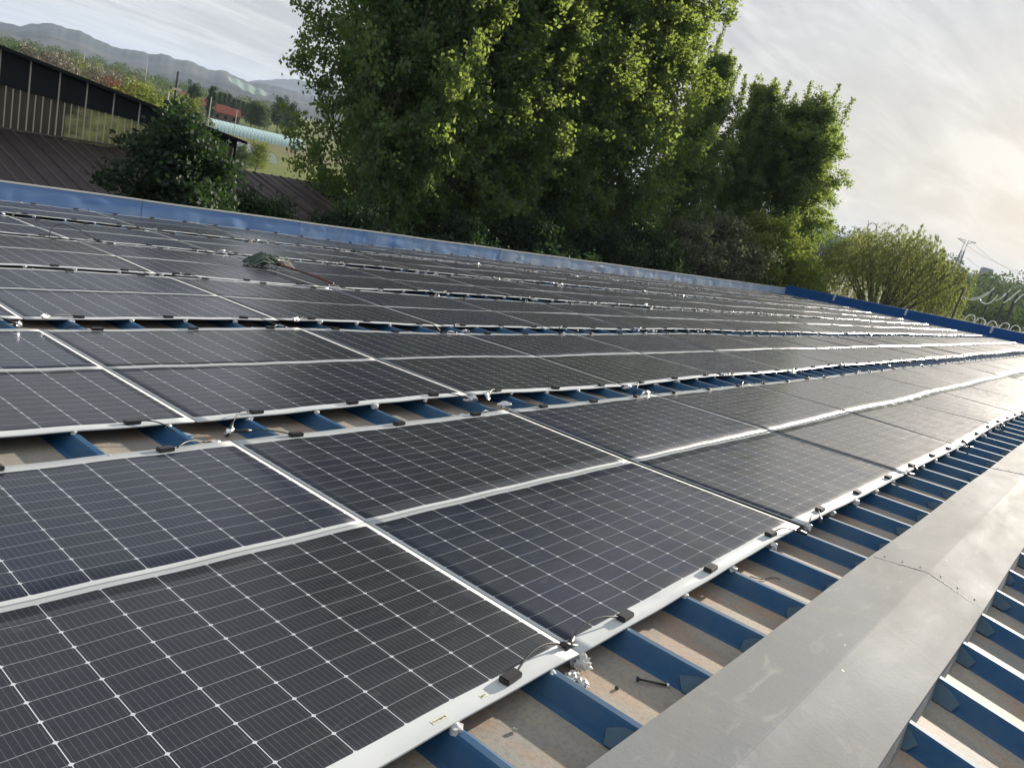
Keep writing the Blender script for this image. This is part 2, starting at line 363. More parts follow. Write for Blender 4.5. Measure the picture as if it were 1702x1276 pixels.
def ridge_mesh(name, pts, D, depth, foot, seed, gul=0.34):
    """hill range: crest given by azimuth/height samples, real slopes in front of and behind it"""
    rng = np.random.default_rng(seed)
    az = np.array([p[0] for p in pts]); hz = np.array([p[1] for p in pts])
    A = np.linspace(az[0], az[-1], 420); H = np.interp(A, az, hz)
    H = H*(1+.012*np.sin(A*310+seed)+.010*np.sin(A*730+2))
    rows = 44; vs = []; ph = rng.uniform(0, 6.28, 12)
    for j in range(rows):
        s = j/(rows-1); s1 = s/0.72 if s < 0.72 else 1-(s-0.72)/0.28
        dist = D - foot + s*(foot/0.72)
        for i, a in enumerate(A):
            x_, y_ = dist*math.cos(a), dist*math.sin(a)
            gn = 1.1*mnoise.fractal(Vector((x_/520+seed, y_/520, 0)), 0.9, 2.1, 6)
            h = (H[i]-GZ)*(s1**1.2)*(1+gul*gn*(1-s1**3)*1.6) if s1 > 0 else -1
            d2 = dist*(1+0.02*gn*(1-abs(2*s-1.44)))
            vs.append((CAM.x+d2*math.cos(a), CAM.y+d2*math.sin(a), GZ-0.5+h))
    n = len(A); fs = [(j*n+i, j*n+i+1, (j+1)*n+i+1, (j+1)*n+i) for j in range(rows-1) for i in range(n-1)]
    return mesh(name, vs, fs, True)
def crest(pxs, D):
    out = []
    for px, py in pxs:
        d = ray(px, py); a = math.atan2(d.y, d.x); out.append((a, CAM.z + D*d.z/math.hypot(d.x, d.y)))
    return sorted(out)
c1 = crest([(-420, -40), (-250, 0), (-120, 22), (0, 36), (20, 40), (34, 44), (48, 39), (64, 40), (80, 37), (92, 40), (108, 46), (130, 50), (150, 59), (165, 68), (186, 77), (205, 82), (232, 84), (250, 90), (268, 89), (280, 92), (292, 98), (320, 102), (335, 110), (348, 116), (372, 117), (395, 128), (410, 135), (440, 139), (480, 148), (560, 176), (640, 215)], 3600)
h1 = link('hills', ridge_mesh('hills', c1, 3600, 900, 1500, 3), M['hill']); tag(h1, kind='structure')
c2 = crest([(330, 150), (395, 140), (420, 134), (450, 132), (480, 131), (520, 135), (600, 160), (800, 235), (1000, 300), (1250, 372), (1400, 392), (1500, 420), (1600, 450), (1702, 476), (1900, 530)], 5600)
h2 = link('far_hills', ridge_mesh('far_hills', c2, 5600, 900, 1400, 8), M['hill']); tag(h2, kind='structure')
# ------------------------------------------------------------------ the warehouse: roof, ridge, fascias
WH = empty('warehouse', (20, 8, GZ))
tag(WH, 'long low warehouse with a ribbed blue metal roof carrying the solar panels', 'warehouse')
def wpart(o): o.parent = WH; o.matrix_parent_inverse = Matrix.Translation((-20, -8, -GZ)); return o
PITCH, RIB0 = 0.4885, 0.345
NPAN, NTOP = -0.088, -0.022
prof = [(-0.092, NPAN), (-0.070, NPAN+0.007), (-0.023, NTOP-0.006), (-0.013, NTOP), (0.013, NTOP), (0.023, NTOP-0.006), (0.070, NPAN+0.007), (0.092, NPAN)]
UMIN, UMAX = -6.0, 44.3
ribs = [RIB0 + PITCH*i for i in range(-13, 95) if UMIN+0.2 < RIB0+PITCH*i < UMAX-0.2]
YA = RF(0, -0.672, 0.031).y                                              # plane of the ridge
def mir(p): return Vector((p.x, 2*YA-p.y, p.z))
def roof_sheet(v0, v1, nv, mirror):
    cols = [(UMIN, NPAN, 0)]
    for r in ribs: cols += [(r+du, n, 0) for du, n in prof]
    cols.append((UMAX, NPAN, 0))
    vs = []
    for j in range(nv+1):
        v = v0 + (v1-v0)*j/nv
        for i, (u, n, _) in enumerate(cols):
            wob = 0.003*math.sin(u*1.7+v*0.9)
            p = RF(u, v, n+wob); vs.append(mir(p) if mirror else p)
    n = len(cols); fs = []; mi = []
    for j in range(nv):
        for i in range(n-1):
            f = (j*n+i, j*n+i+1, (j+1)*n+i+1, (j+1)*n+i); fs.append(f[::-1] if mirror else f)
            mi.append(0 if abs(cols[i][1]-cols[i+1][1]) < 1e-4 and cols[i][1] < -0.08 else 1)
    return mesh('roof_sheet', vs, fs, False, mi)
wpart(link('roof_sheet', roof_sheet(-0.60, 15.85, 24, False), [M['pan'], M['rib']]))
wpart(link('roof_sheet', roof_sheet(-0.60, 11.0, 14, True), [M['pan'], M['rib']]))
# ridge cap sections
def cap_section(u0, u1, lift):
    mb = MB(); nu = 10; th = 0.004
    row = [(-0.383, -0.016), (-0.386, 0.000), (-0.53, 0.0155), (-0.668, 0.0305), (-0.672, 0.0300)]
    for s in (0, 1):
        for j in range(nu):
            ua, ub = u0+(u1-u0)*j/nu, u0+(u1-u0)*(j+1)/nu
            for q in range(4):
                (va, na), (vb, nb) = row[q], row[q+1]
                def P(u, v, n):
                    w_ = 0.0007*math.sin(u*1.9+v*7)
                    p = RF(u, v-(0.0035*math.sin(u*2.3) if v > -0.45 else 0), n+lift+w_); return mir(p) if s else p
                a, b, c, d = P(ua, va, na), P(ub, va, na), P(ub, vb, nb), P(ua, vb, nb)
                mb.quad(*( (a, d, c, b) if s else (a, b, c, d)))
        # flange down to the pan
        for j in range(nu):
            ua, ub = u0+(u1-u0)*j/nu, u0+(u1-u0)*(j+1)/nu
            q = [RF(ua, -0.392, -0.004+lift), RF(ub, -0.392, -0.004+lift), RF(ub, -0.366, NPAN), RF(ua, -0.366, NPAN)]
            if s: q = [mir(x) for x in q]
            mb.quad(*q)
    bm = bmesh.new(); me = mesh('ridge_cap', mb.v, mb.f); bm.from_mesh(me); bmesh.ops.remove_doubles(bm, verts=bm.verts, dist=1e-5)
    bmesh.ops.recalc_face_normals(bm, faces=bm.faces); bm.to_mesh(me); bm.free()
    return me
joints = [-6.0, -1.50, 2.40, 6.24, 10.12, 14.0, 17.9, 21.8, 25.7, 29.6, 33.4, 37.3, 41.2, 44.3]
for i in range(len(joints)-1):
    rc = wpart(link('ridge_cap', cap_section(joints[i]-(0.12 if i else 0), joints[i+1], 0.0026*(i % 2)+random.uniform(0, .001)), M['cap']))
    # bead of pale sealant and a few rivet heads at the joint
    if i:
        mb = MB(); u = joints[i]-0.125
        for s in (0, 1):
            pts = []
            for k in range(9):
                v = -0.40-0.272*k/8; p = RF(u+random.uniform(-.004, .004), v, 0.0018 + (-0.39-v)*0.11 + 0.0025)
                pts.append(mir(p) if s else p)
            mb.tube(pts, [random.uniform(.0008, .0024) for _ in pts], 5)
        mb.build('joint_sealant', M['sealant'], rc, True); 
        bpy.context.view_layer.update()
        o = rc.children[0]; o.matrix_parent_inverse = rc.matrix_world.inverted()
        mb = MB()
        for s in (0, 1):
            for v in (-0.44, -0.53, -0.62):
                p = RF(joints[i]-0.06, v, (-0.39-v)*0.11+0.006); p = mir(p) if s else p
                mb.tube([p, p+Vector((0, 0, .003))], [.0055, .003], 8)
        mb.build('rivet', M['steel'], rc, True); o = rc.children[1] if rc.children[1].name.startswith('rivet') else rc.children[0]
        o.matrix_parent_inverse = rc.matrix_world.inverted()
# closure flaps where ribs end at the ridge
def flap(u, s):
    e_ = random.uniform(-.03, .022)
    q = [(-0.088, NPAN+0.003, -0.40), (-0.088, NPAN+0.003, -0.318-e_-.012+random.uniform(-.012, .012)), (-0.050, -0.055, -0.300-e_-.012+random.uniform(-.01, .01)), (-0.030, -0.034, -0.345-e_-.012+random.uniform(-.02, .01)), (-0.022, NTOP-0.004, -0.40)]
    off = -0.006
    vs = []
    for k in (0, 1):
        for du, n, v in q:
            p = RF(u+du+off-0.002*k, v, n+0.002+0.002*k); vs.append(mir(p) if s else p)
    n = len(q); fs = [tuple(range(n)), tuple(range(2*n-1, n-1, -1))] + [(i, n+i, n+(i+1) % n, (i+1) % n) for i in range(n)]
    return mesh('closure_flap', vs, fs)
FL = random.Random(3)
for r in ribs:
    if -0.4 < r < 20: wpart(link('closure_flap', flap(r, 0), M['flap']))
    if 0.2 < r < 9: wpart(link('closure_flap', flap(r, 1), M['flap']))
# eave fascia: dented blue boards with a pale folded lip
def eave_board(u0, u1, seed):
    rng = random.Random(seed); nu, nn = 44, 9
    dents = [(rng.uniform(u0, u1), rng.uniform(-.05, .3), rng.uniform(.04, .22), rng.uniform(.05, .14), rng.uniform(-.022, .03)) for _ in range(7)]
    vs = []
    for j in range(nn+1):
        n = -0.16+0.48*j/nn
        for i in range(nu+1):
            u = u0+(u1-u0)*i/nu
            dv = 0.004*math.sin(u*1.9+seed)+0.003*math.sin(u*5.3)
            for du_, dn, su, sn, am in dents: dv += am*math.exp(-((u-du_)/su)**2-((n-dn)/sn)**2)
            edge = 1 if 0 < i < nu else 0.3
            vs.append(RF(u, 16.4+dv*edge, n))
    k = nu+1
    fs = [(j*k+i, j*k+i+1, (j+1)*k+i+1, (j+1)*k+i) for j in range(nn) for i in range(nu)]
    b = len(vs)                                                       # outer face
    for j in (0, nn):
        for i in range(nu+1): vs.append(RF(u0+(u1-u0)*i/nu, 16.46, -0.16+0.48*j/nn))
    fs += [(b+i+1, b+i, b+k+i, b+k+i+1) for i in range(nu)]
    lip0 = len(vs)
    return mesh('eave_fascia', vs, fs, True)
def lip_bar(u0, u1, wob):
    mb = MB(); n = 10
    for i in range(n):
        a, b = u0+(u1-u0)*i/n, u0+(u1-u0)*(i+1)/n
        za, zb = 0.322+0.004*math.sin(a*1.3+wob), 0.322+0.004*math.sin(b*1.3+wob)
        P = [RF(a, 16.385, za-.022), RF(b, 16.385, zb-.022), RF(b, 16.385, zb+.008), RF(a, 16.385, za+.008), RF(a, 16.47, za+.008), RF(b, 16.47, zb+.008), RF(b, 16.47, zb-.022), RF(a, 16.47, za-.022)]
        mb.add(P, [(0, 1, 2, 3), (3, 2, 5, 4), (4, 5, 6, 7)])
    return mb
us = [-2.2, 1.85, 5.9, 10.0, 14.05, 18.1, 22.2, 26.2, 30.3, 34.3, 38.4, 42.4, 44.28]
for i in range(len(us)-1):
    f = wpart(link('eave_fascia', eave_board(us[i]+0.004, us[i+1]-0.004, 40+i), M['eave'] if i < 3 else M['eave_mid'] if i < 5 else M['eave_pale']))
    l = lip_bar(us[i]+0.002, us[i+1]-0.002, i).build('folded_lip', M['lip'], f); 
    bpy.context.view_layer.update(); l.matrix_parent_inverse = f.matrix_world.inverted()
mb = MB(); mb.quad(RF(-6, 15.80, -0.13), RF(44.25, 15.80, -0.13), RF(44.25, 15.84, -0.24), RF(-6, 15.84, -0.24)); mb.quad(RF(-6, 15.84, -0.24), RF(44.25, 15.84, -0.24), RF(44.25, 16.44, -0.24), RF(-6, 16.44, -0.24))
wpart(mb.build('eave_gutter', M['gutter']))
# gable fascia
gs = [-0.60, 1.4, 5.42, 9.60, 13.52, 16.40]
for i in range(len(gs)-1):
    mb = MB(); n = 8
    for j in range(n):
        a, b = gs[i]+0.003+(gs[i+1]-gs[i]-.006)*j/n, gs[i]+0.003+(gs[i+1]-gs[i]-.006)*(j+1)/n
        wa, wb = 0.006*math.sin(a*2.1), 0.006*math.sin(b*2.1)
        mb.quad(RF(44.3+wa, a, -0.3), RF(44.3+wa, a, 0.49), RF(44.3+wb, b, 0.49), RF(44.3+wb, b, -0.3))
        mb.quad(RF(44.3+wa, a, 0.49), RF(44.42+wa, a, 0.495), RF(44.42+wb, b, 0.495), RF(44.3+wb, b, 0.49))
        mb.quad(RF(44.42+wa, a, 0.495), RF(44.42+wa, a, -0.3), RF(44.42+wb, b, -0.3), RF(44.42+wb, b, 0.495))
    f = wpart(mb.build('gable_fascia', M['gable']))
    bpy.context.view_layer.update()
    if 0 < i:
        mb = MB(); v = gs[i]; mb.add([RF(44.285, v-.11, .505), RF(44.285, v+.02, .505), RF(44.285, v+.05, .16), RF(44.285, v-.06, .16), RF(44.44, v-.11, .512), RF(44.44, v+.02, .512)], [(0, 1, 2, 3), (0, 4, 5, 1)])
        s = mb.build('joint_strap', M['strap'], f); s.matrix_parent_inverse = f.matrix_world.inverted()
# gable of the other slope (same fascia beyond the ridge)
mb = MB(); q = [mir(RF(44.3, -.672, -.3)), mir(RF(44.3, -.672, .49)), mir(RF(44.3, 11, .49)), mir(RF(44.3, 11, -.3))]; mb.quad(*q)
mb.quad(*[p+Vector((.12, 0, 0)) for p in q][::-1]); wpart(mb.build('gable_fascia', M['gable']))
# walls below
yL, yR = RF(0, 16.3, 0).y, mir(RF(0, 10.9, 0)).y
zl, zr = RF(0, 16.3, -0.3).z, mir(RF(0, 10.9, -0.3)).z
mb = MB(); zt = RF(0, -.672, -.3).z
mb.quad((-6, yL, GZ), (44.2, yL, GZ), (44.2, yL, zl), (-6, yL, zl)); mb.quad((-6, yR, GZ), (-6, yR, zr), (44.2, yR, zr), (44.2, yR, GZ))
for x in (-6, 44.2): mb.add([(x, yL, GZ), (x, yL, zl), (x, YA, zt), (x, yR, zr), (x, yR, GZ)], [(0, 1, 2, 3, 4)])
wpart(mb.build('wall', M['wall']))

# ------------------------------------------------------------------ solar panels
SEAM = 2.29
LINES = {'1b': 0.0, '1s': 1.173, '1t': 2.353, '2b': 2.711, '2s': 3.882, '2t': 5.051, '3b': 5.409, '3s': 6.557, '3t': 7.669, '4b': 7.934, '4s': 9.15, '4t': 10.366, '5b': 10.768, '5s': 11.975, '5t': 13.155, '6b': 13.523, '6s': 14.585, '6t': 15.639}
CORR = {(0, '1b'): (0.02, -0.015), (0, '1s'): (-0.007, 0.01), (0, '1t'): (0.012, 0.0), (1, '1b'): (-0.05, 0.03), (1, '1s'): (-0.042, 0.015), (1, '1t'): (0.01, 0.007), (2, '1b'): (0.021, 0.013), (2, '1s'): (0.05, 0.002), (2, '1t'): (-0.05, 0.007), (3, '1b'): (0.018, -0.013), (3, '1s'): (0.05, 0.008), (4, '1b'): (-0.05, 0.03), (4, '1s'): (0.05, -0.015), (0, '2b'): (0.009, -0.005), (0, '2s'): (-0.013, -0.001), (0, '2t'): (-0.007, -0.014), (1, '2b'): (-0.022, 0.025), (1, '2s'): (0.015, 0.006), (1, '2t'): (-0.003, 0.023), (2, '2b'): (0.006, -0.011), (2, '2s'): (0.011, -0.008), (2, '2t'): (0.01, -0.015), (3, '2s'): (-0.009, -0.005), (3, '2t'): (0.014, -0.014), (0, '3b'): (0.011, -0.015), (1, '3b'): (0.009, 0.018), (1, '3s'): (-0.016, 0.03), (1, '3t'): (-0.03, 0.029), (2, '3b'): (0.028, -0.015), (2, '3s'): (0.023, -0.012), (2, '3t'): (0.032, 0.004), (3, '3b'): (-0.048, -0.015), (3, '3s'): (-0.021, -0.015), (3, '3t'): (0.018, -0.011), (4, '3b'): (-0.05, -0.011), (4, '3s'): (-0.043, 0.0), (4, '3t'): (0.05, -0.015), (1, '4b'): (-0.04, 0.015), (1, '4s'): (0.006, 0.023), (1, '4t'): (-0.006, 0.024), (2, '4b'): (0.06, -0.015), (2, '4t'): (-0.037, 0.015), (1, '5b'): (0.051, -0.004), (1, '5t'): (0.004, -0.012), (2, '5b'): (-0.022, -0.003), (2, '5s'): (-0.05, -0.005), (2, '5t'): (-0.008, -0.014), (2, '6b'): (0.005, -0.013), (2, '6t'): (0.025, 0.004), (3, '6t'): (-0.022, 0.025), (3, '6b'): (-0.027, -0.015)}
rr = random.Random(77)
NODE = {}; WAVE = {}
for k in range(-2, 21):
    for l in LINES:
        NODE[(k, l)] = CORR.get((k, l), (rr.uniform(-.02, .02), rr.uniform(-.012, .016)))
        WAVE[(k, l)] = rr.uniform(-.007, .010)
ORD = ['first', 'second', 'third', 'fourth', 'fifth', 'sixth', 'seventh', 'eighth', 'ninth', 'tenth', 'eleventh', 'twelfth', 'thirteenth', 'fourteenth', 'fifteenth', 'sixteenth', 'seventeenth', 'eighteenth', 'nineteenth', 'twentieth']
def box_mesh(name, d, bev=0.003):
    bm = bmesh.new(); bmesh.ops.create_cube(bm, size=1); bmesh.ops.scale(bm, vec=d, verts=bm.verts); bmesh.ops.bevel(bm, geom=bm.edges[:], offset=bev, segments=2, affect='EDGES')
    me = bpy.data.meshes.new(name); bm.to_mesh(me); bm.free(); return me
JB = []
for _ in range(1):
    mb = MB(); me = box_mesh('junction_box', (0.082, 0.042, 0.022), .004); JB.append(me)
def blob_mesh(seed, s=1.0):
    rng = random.Random(seed); bm = bmesh.new(); bmesh.ops.create_icosphere(bm, subdivisions=2, radius=1)
    for v in bm.verts:
        q = 1+rng.uniform(-.35, .45); v.co = Vector((v.co.x*0.030*q, v.co.y*0.034*q, v.co.z*0.017*q))
        if v.co.z < -.004: v.co.z -= rng.uniform(0, .028); v.co.x -= rng.uniform(0, .016)
    me = bpy.data.meshes.new('adhesive_blob'); bm.to_mesh(me); bm.free(); return me
BLOB = [blob_mesh(i) for i in range(7)]
def crumple_mesh(name, seed, d, sub=3):
    rng = random.Random(seed); bm = bmesh.new(); bmesh.ops.create_icosphere(bm, subdivisions=sub, radius=1)
    for v in bm.verts: q = 1+rng.uniform(-.4, .35); v.co = Vector((v.co.x*d[0]*q, v.co.y*d[1]*q, v.co.z*d[2]*q))
    me = bpy.data.meshes.new(name); bm.to_mesh(me); bm.free(); return me
FOIL = [crumple_mesh('foil_wrap', i, (0.055, 0.026, 0.020), 2) for i in range(4)]
for me, m_ in [(JB[0], 'black_plastic')] + [(b, 'sealant') for b in BLOB] + [(b, 'foil') for b in FOIL]: me.materials.append(M[m_])
CONN = None
mb = MB(); mb.tube([(-.045, 0, 0), (-.03, 0, 0), (-.028, 0, 0), (.01, 0, 0), (.012, 0, 0), (.048, 0, 0)], [.006, .0085, .0115, .0115, .009, .009], 8)
CONN = mesh('cable_connector', mb.v, mb.f, True); CONN.materials.append(M['black_plastic'])

VOFF = {(-1, '1b'): -0.085, (0, '1b'): -0.012}
def corner(k, l): du, dz = NODE[(k, l)]; return k*SEAM+du, LINES[l]+VOFF.get((k, l), 0.0), dz
def make_panel(k, band, half):
    la, lb = (f'{band}b', f'{band}s') if half == 0 else (f'{band}s', f'{band}t')
    A, B, D, E = corner(k, la), corner(k+1, la), corner(k, lb), corner(k+1, lb)
    gap = 0.0035+rr.uniform(0, .004)
    gl = gap; gr = gap
    if k == 0 and band in (1,): gr = 0.022
    if k == 1 and band in (1,): gl = 0.034
    if k == 0 and band == 2: gr = 0.016
    if k == 1 and band == 2: gl = 0.016
    nx, ny = (26, 10) if k < 8 else (12, 5)
    sag = rr.uniform(-.004, .006)
    if k >= 1: A, B, D, E = [(q_[0], q_[1], q_[2]+rr.uniform(-.007, .007)) for q_ in (A, B, D, E)]
    if k >= 2 and rr.random() < .45: gl = rr.uniform(.006, .014)
    jb_low = (half == 0)
    o0 = Vector((A[0], A[1], 0))
    top = []; uvs = []; mx_ = 0.015 if k >= 1 else 0.004
    for j in range(ny+1):
        q = j/ny
        for i in range(nx+1):
            s = i/nx
            u = (A[0]+gl)*(1-s)*(1-q)+(B[0]-gr)*s*(1-q)+(D[0]+gl)*(1-s)*q+(E[0]-gr)*s*q
            s2 = s*s*(3-2*s)
            v = (A[1]*(1-s2)+B[1]*s2+0.0025)*(1-q)+(D[1]*(1-s2)+E[1]*s2-0.0025)*q
            n = (A[2]*(1-s2)+B[2]*s2 + WAVE[(k, la)]*math.sin(math.pi*s)**2)*(1-q) + (D[2]*(1-s2)+E[2]*s2 + WAVE[(k, lb)]*math.sin(math.pi*s)**2)*q
            n += sag*math.sin(math.pi*q)*math.sin(math.pi*s) + 0.0016*math.sin(2*math.pi*(u-RIB0)/PITCH+1.5)
            top.append(Vector((u, v, n))-o0); uvs.append((mx_+s*(PW-2*mx_), (q if jb_low else 1-q)*PH))
    N = nx+1; nt = len(top); T = 0.006
    vs = top+[p-Vector((0, 0, T)) for p in top]
    fs = [(j*N+i, j*N+i+1, (j+1)*N+i+1, (j+1)*N+i) for j in range(ny) for i in range(nx)]; mi = [0]*len(fs)
    rim = [i for i in range(N)]+[j*N+nx for j in range(1, ny+1)]+[ny*N+i for i in range(nx-1, -1, -1)]+[j*N for j in range(ny-1, 0, -1)]
    for a, b in zip(rim, rim[1:]+rim[:1]): fs.append((b, a, a+nt, b+nt)); mi.append(1)
    nb = len(fs)
    fs += [(nt+(j+1)*N+i, nt+(j+1)*N+i+1, nt+j*N+i+1, nt+j*N+i) for j in range(ny) for i in range(nx)]; mi += [1]*(nx*ny)
    me = mesh('solar_panel', vs, fs, True, mi)
    uvl = me.uv_layers.new(name='UVMap'); idx = np.empty(len(me.loops), np.int32); me.loops.foreach_get('vertex_index', idx)
    arr = np.array(uvs+uvs, np.float32)[idx]; uvl.data.foreach_set('uv', arr.ravel())
    sh = np.zeros(len(me.polygons), bool); sh[:nx*ny] = True; me.polygons.foreach_set('use_smooth', sh)
    o = link('solar_panel', me, [M['panel'], M['panel_edge']], loc=RF(*o0), rot=(-AL, 0, 0))
    row = (band-1)*2+half; col = 19-(k+0)
    tag(o, f'dark solar panel, {ORD[row]} row from the ridge cap, {ORD[18-k]} from the far blue gable', 'solar panel', 'solar panels laid in rows on the blue roof')
    jq = 0.0 if jb_low else 1.0
    def surf(s, inset):                                              # local point on the junction-box edge
        q = inset/PH if jb_low else 1-inset/PH
        i = min(int(s*nx), nx-1); f = s*nx-i; j = min(int(q*ny), ny-1); g_ = q*ny-j
        return (top[j*N+i]*(1-f)+top[j*N+i+1]*f)*(1-g_)+(top[(j+1)*N+i]*(1-f)+top[(j+1)*N+i+1]*f)*g_
    for s in (0.172, 0.511, 0.845):
        p = surf(s+rr.uniform(-.012, .012), 0.042); b = link('junction_box', JB[0], None, o, p+Vector((0, 0, 0.0115)), (0, 0, rr.uniform(-.12, .12)))
    sgn = -1 if jb_low else 1
    det = (k <= 8 and band <= 3) or (k <= 4) or band == 1
    # adhesive: white foam where the sheet is glued to a rib
    bl = []
    for r in ribs:
        s = (r-A[0])/(B[0]-A[0])
        if 0.01 < s < 0.99:
            p = surf(s, 0.0); p = Vector((p.x, p.y+sgn*rr.uniform(-.004, .012), p.z-0.008-rr.uniform(0, .008))); bl.append(p)
    if det:
        for p in bl: link('adhesive_blob', BLOB[rr.randrange(7)], None, o, p, (0, 0, rr.uniform(-.7, .7))).scale = [rr.uniform(.38, .85)]*3
    elif bl:
        pts = []; rad = []
        bl.sort(key=lambda p: p.x)
        for p in bl:
            h_ = rr.uniform(.008, .019) if rr.random() < .75 else .004
            for d_, f_ in ((-.05, .0), (-.028, .6), (0, 1), (.03, .7), (.05, 0)): pts.append(p+Vector((d_, rr.uniform(-.006, .006), rr.uniform(-.004, .006) if f_ else -.004))); rad.append(.0015+h_*f_)
        mb = MB(); mb.tube(pts, rad, 6); mb.build('adhesive_bead', M['sealant'], o)
    # leads from the outer boxes towards the neighbours
    if k <= 9:
        for side in (0, 1):
            if (k == 18 and side) or (k == -1 and not side): continue
            s0 = 0.172 if side == 0 else 0.845
            e = surf(0.0 if side == 0 else 1.0, 0.03); a = surf(s0, 0.042)
            near = (band == 1 and half == 0)
            hang = near and k == 0 and side == 1 or (not near and rr.random() < .75) or (near and k > 2 and rr.random() < .5)
            dx = -1 if side == 0 else 1
            a = a + Vector((dx*0.041, 0, .011))
            if near and k in (-1, 0) and not hang:
                end = e+Vector((dx*0.0 - dx*0.03, 0.03, 0.016))
                mid1 = a*0.65+end*0.35+Vector((0, 0.030 if side == 0 else 0.028, 0.030)); mid2 = a*0.3+end*0.7+Vector((0, 0.035, 0.032))
                pts = [a, mid1, mid2, end]
            else:
                wv = rr.uniform(0.02, 0.10)*sgn; drop = -rr.uniform(.0, .05) if hang else 0.014
                end = a+Vector((dx*rr.uniform(.14, .24), wv+0.03*sgn, drop+0.008))
                pts = [a, a+Vector((dx*.06, wv*.3, .022)), a+Vector((dx*.11, wv*.9, .026+drop*.3)), end]
            # smooth
            P = []; n_ = 14
            for q in range(n_+1):
                tt = q/n_; b0 = [(1-tt)**3, 3*tt*(1-tt)**2, 3*tt*tt*(1-tt), tt**3]
                P.append(sum((pts[w_]*b0[w_] for w_ in range(4)), Vector()))
            mb = MB(); mb.tube(P, 0.0038, 6)
            ld = mb.build('cable_lead', M['cable'], o, True)
            d = (P[-1]-P[-2]).normalized(); qrot = Vector((1, 0, 0)).rotation_difference(d).to_euler()
            cn = link('cable_connector', CONN, None, ld, P[-1]+d*0.035, qrot)
            if not near and band <= 5 and rr.random() < .5:
                fo = link('foil_wrap', FOIL[rr.randrange(4)], None, cn, (0.02, 0, 0.0), (rr.uniform(0, 3), 0, rr.uniform(-.4, .4)))
                fo.parent = ld; fo.location = P[-1]+d*0.05+Vector((0, 0, .004)); fo.rotation_euler = (rr.uniform(0, 3), rr.uniform(-.3, .3), qrot.z+rr.uniform(-.4, .4))
                s_ = rr.uniform(.7, 1.15); fo.scale = (s_, s_, s_)
    if band == 1 and half == 0 and k == -1:
        # two yellowed barcode stickers beside the box, with a hand-numbered tick
        for s, wd in ((0.705, .062), (0.792, .03)):
            p = surf(s, 0.036); mb = MB(); mb.box((0, 0, 0), (wd, .016, .0006)); st = mb.build('label_sticker', M['sticker'], o, loc=p+Vector((0, 0, .0012)))
            mb = MB(); x = -wd/2+.004
            while x < wd/2-.004:
                bw = rr.choice((.0012, .002, .003)); mb.box((x, rr.uniform(-.001, .001), .0005), (bw, rr.uniform(.004, .009), .0003)); x += bw+rr.uniform(.0016, .004)
            mb.build('print_marks', M['ink'], st)
    return o
FIRST = {1: -1, 2: -1, 3: -1, 4: 0, 5: 0, 6: 1}
for band in range(1, 7):
    for half in (0, 1):
        for k in range(FIRST[band], 19):
            make_panel(k, band, half)
# ------------------------------------------------------------------ loose things on the roof
def bolt(loc, rot):
    mb = MB(); mb.tube([(-.055, 0, 0), (.052, 0, 0)], .0042, 7); mb.tube([(-.062, 0, 0), (-.058, 0, 0), (-.053, 0, 0)], [.0088, .0095, .008], 6); mb.tube([(.050, 0, 0), (.060, 0, 0)], [.0085, .0085], 10, 1)
    return mb.build('long_bolt', [M['black_plastic'], M['foil']], None, True, loc, rot)
tag(bolt(RF(0.20, -0.225, NPAN+0.010), (0, 0, R(-48))), 'black bolt with a pale washer lying in the dusty roof channel', 'bolt')
def crump(name, seed, d, loc, m, lab, cat, grp=None):
    o = link(name, crumple_mesh(name, seed, d), M[m], loc=loc, rot=(0, 0, seed)); tag(o, lab, cat, grp); return o
crump('plastic_scrap', 21, (.038, .024, .028), RF(0.035, -0.012, NPAN+.034), 'clear_film', 'upright crumpled clear film hanging below the panel seam by the ridge', 'plastic scrap', 'plastic scraps in the roof channel')
crump('plastic_scrap', 22, (.036, .022, .018), RF(-0.05, -0.035, NPAN+.018), 'clear_film', 'crumpled film wad on the dust beside the nearest full blue rib', 'plastic scrap', 'plastic scraps in the roof channel')
crump('plastic_scrap', 23, (.026, .02, .013), RF(-0.035, -0.075, NPAN+.013), 'clear_film', 'smallest beige film wad in the channel, nearest the ridge cap', 'plastic scrap', 'plastic scraps in the roof channel')
crump('pebble', 24, (.007, .006, .005), RF(-0.42, -0.09, NPAN+.005), 'concrete', 'pale pebble lying alone in the nearest dusty roof channel', 'pebble', 'grit on the roof channels')
crump('pebble', 25, (.008, .007, .005), RF(0.06, -0.16, NPAN+.005), 'gutter', 'dark pebble in the channel beside the black bolt', 'pebble', 'grit on the roof channels')
mb = MB(); pts = [Vector((1.46+0.02*i+0.01*math.sin(i*2.1), -0.04-0.012*i+0.012*math.sin(i*1.3), 0.0)) for i in range(9)]
mb.tube([RF(p.x, p.y, NPAN+.006+.006*abs(math.sin(i))) for i, p in enumerate(pts)], .0026, 5); tag(mb.build('wire_scrap', M['cable'], None, True), 'short dark twisted wire scrap in a channel by the ridge', 'wire')
mb = MB(); pts = [RF(2.0+.05*i, 10.6+.35*math.sin(i*.35), .01+.16*math.sin(min(1, i/12)*math.pi)) for i in range(13)]; mb.tube(pts, .006, 6)
tag(mb.build('loose_cable', M['cable'], None, True), 'black loose cable arching over a gap between far panel rows', 'cable')
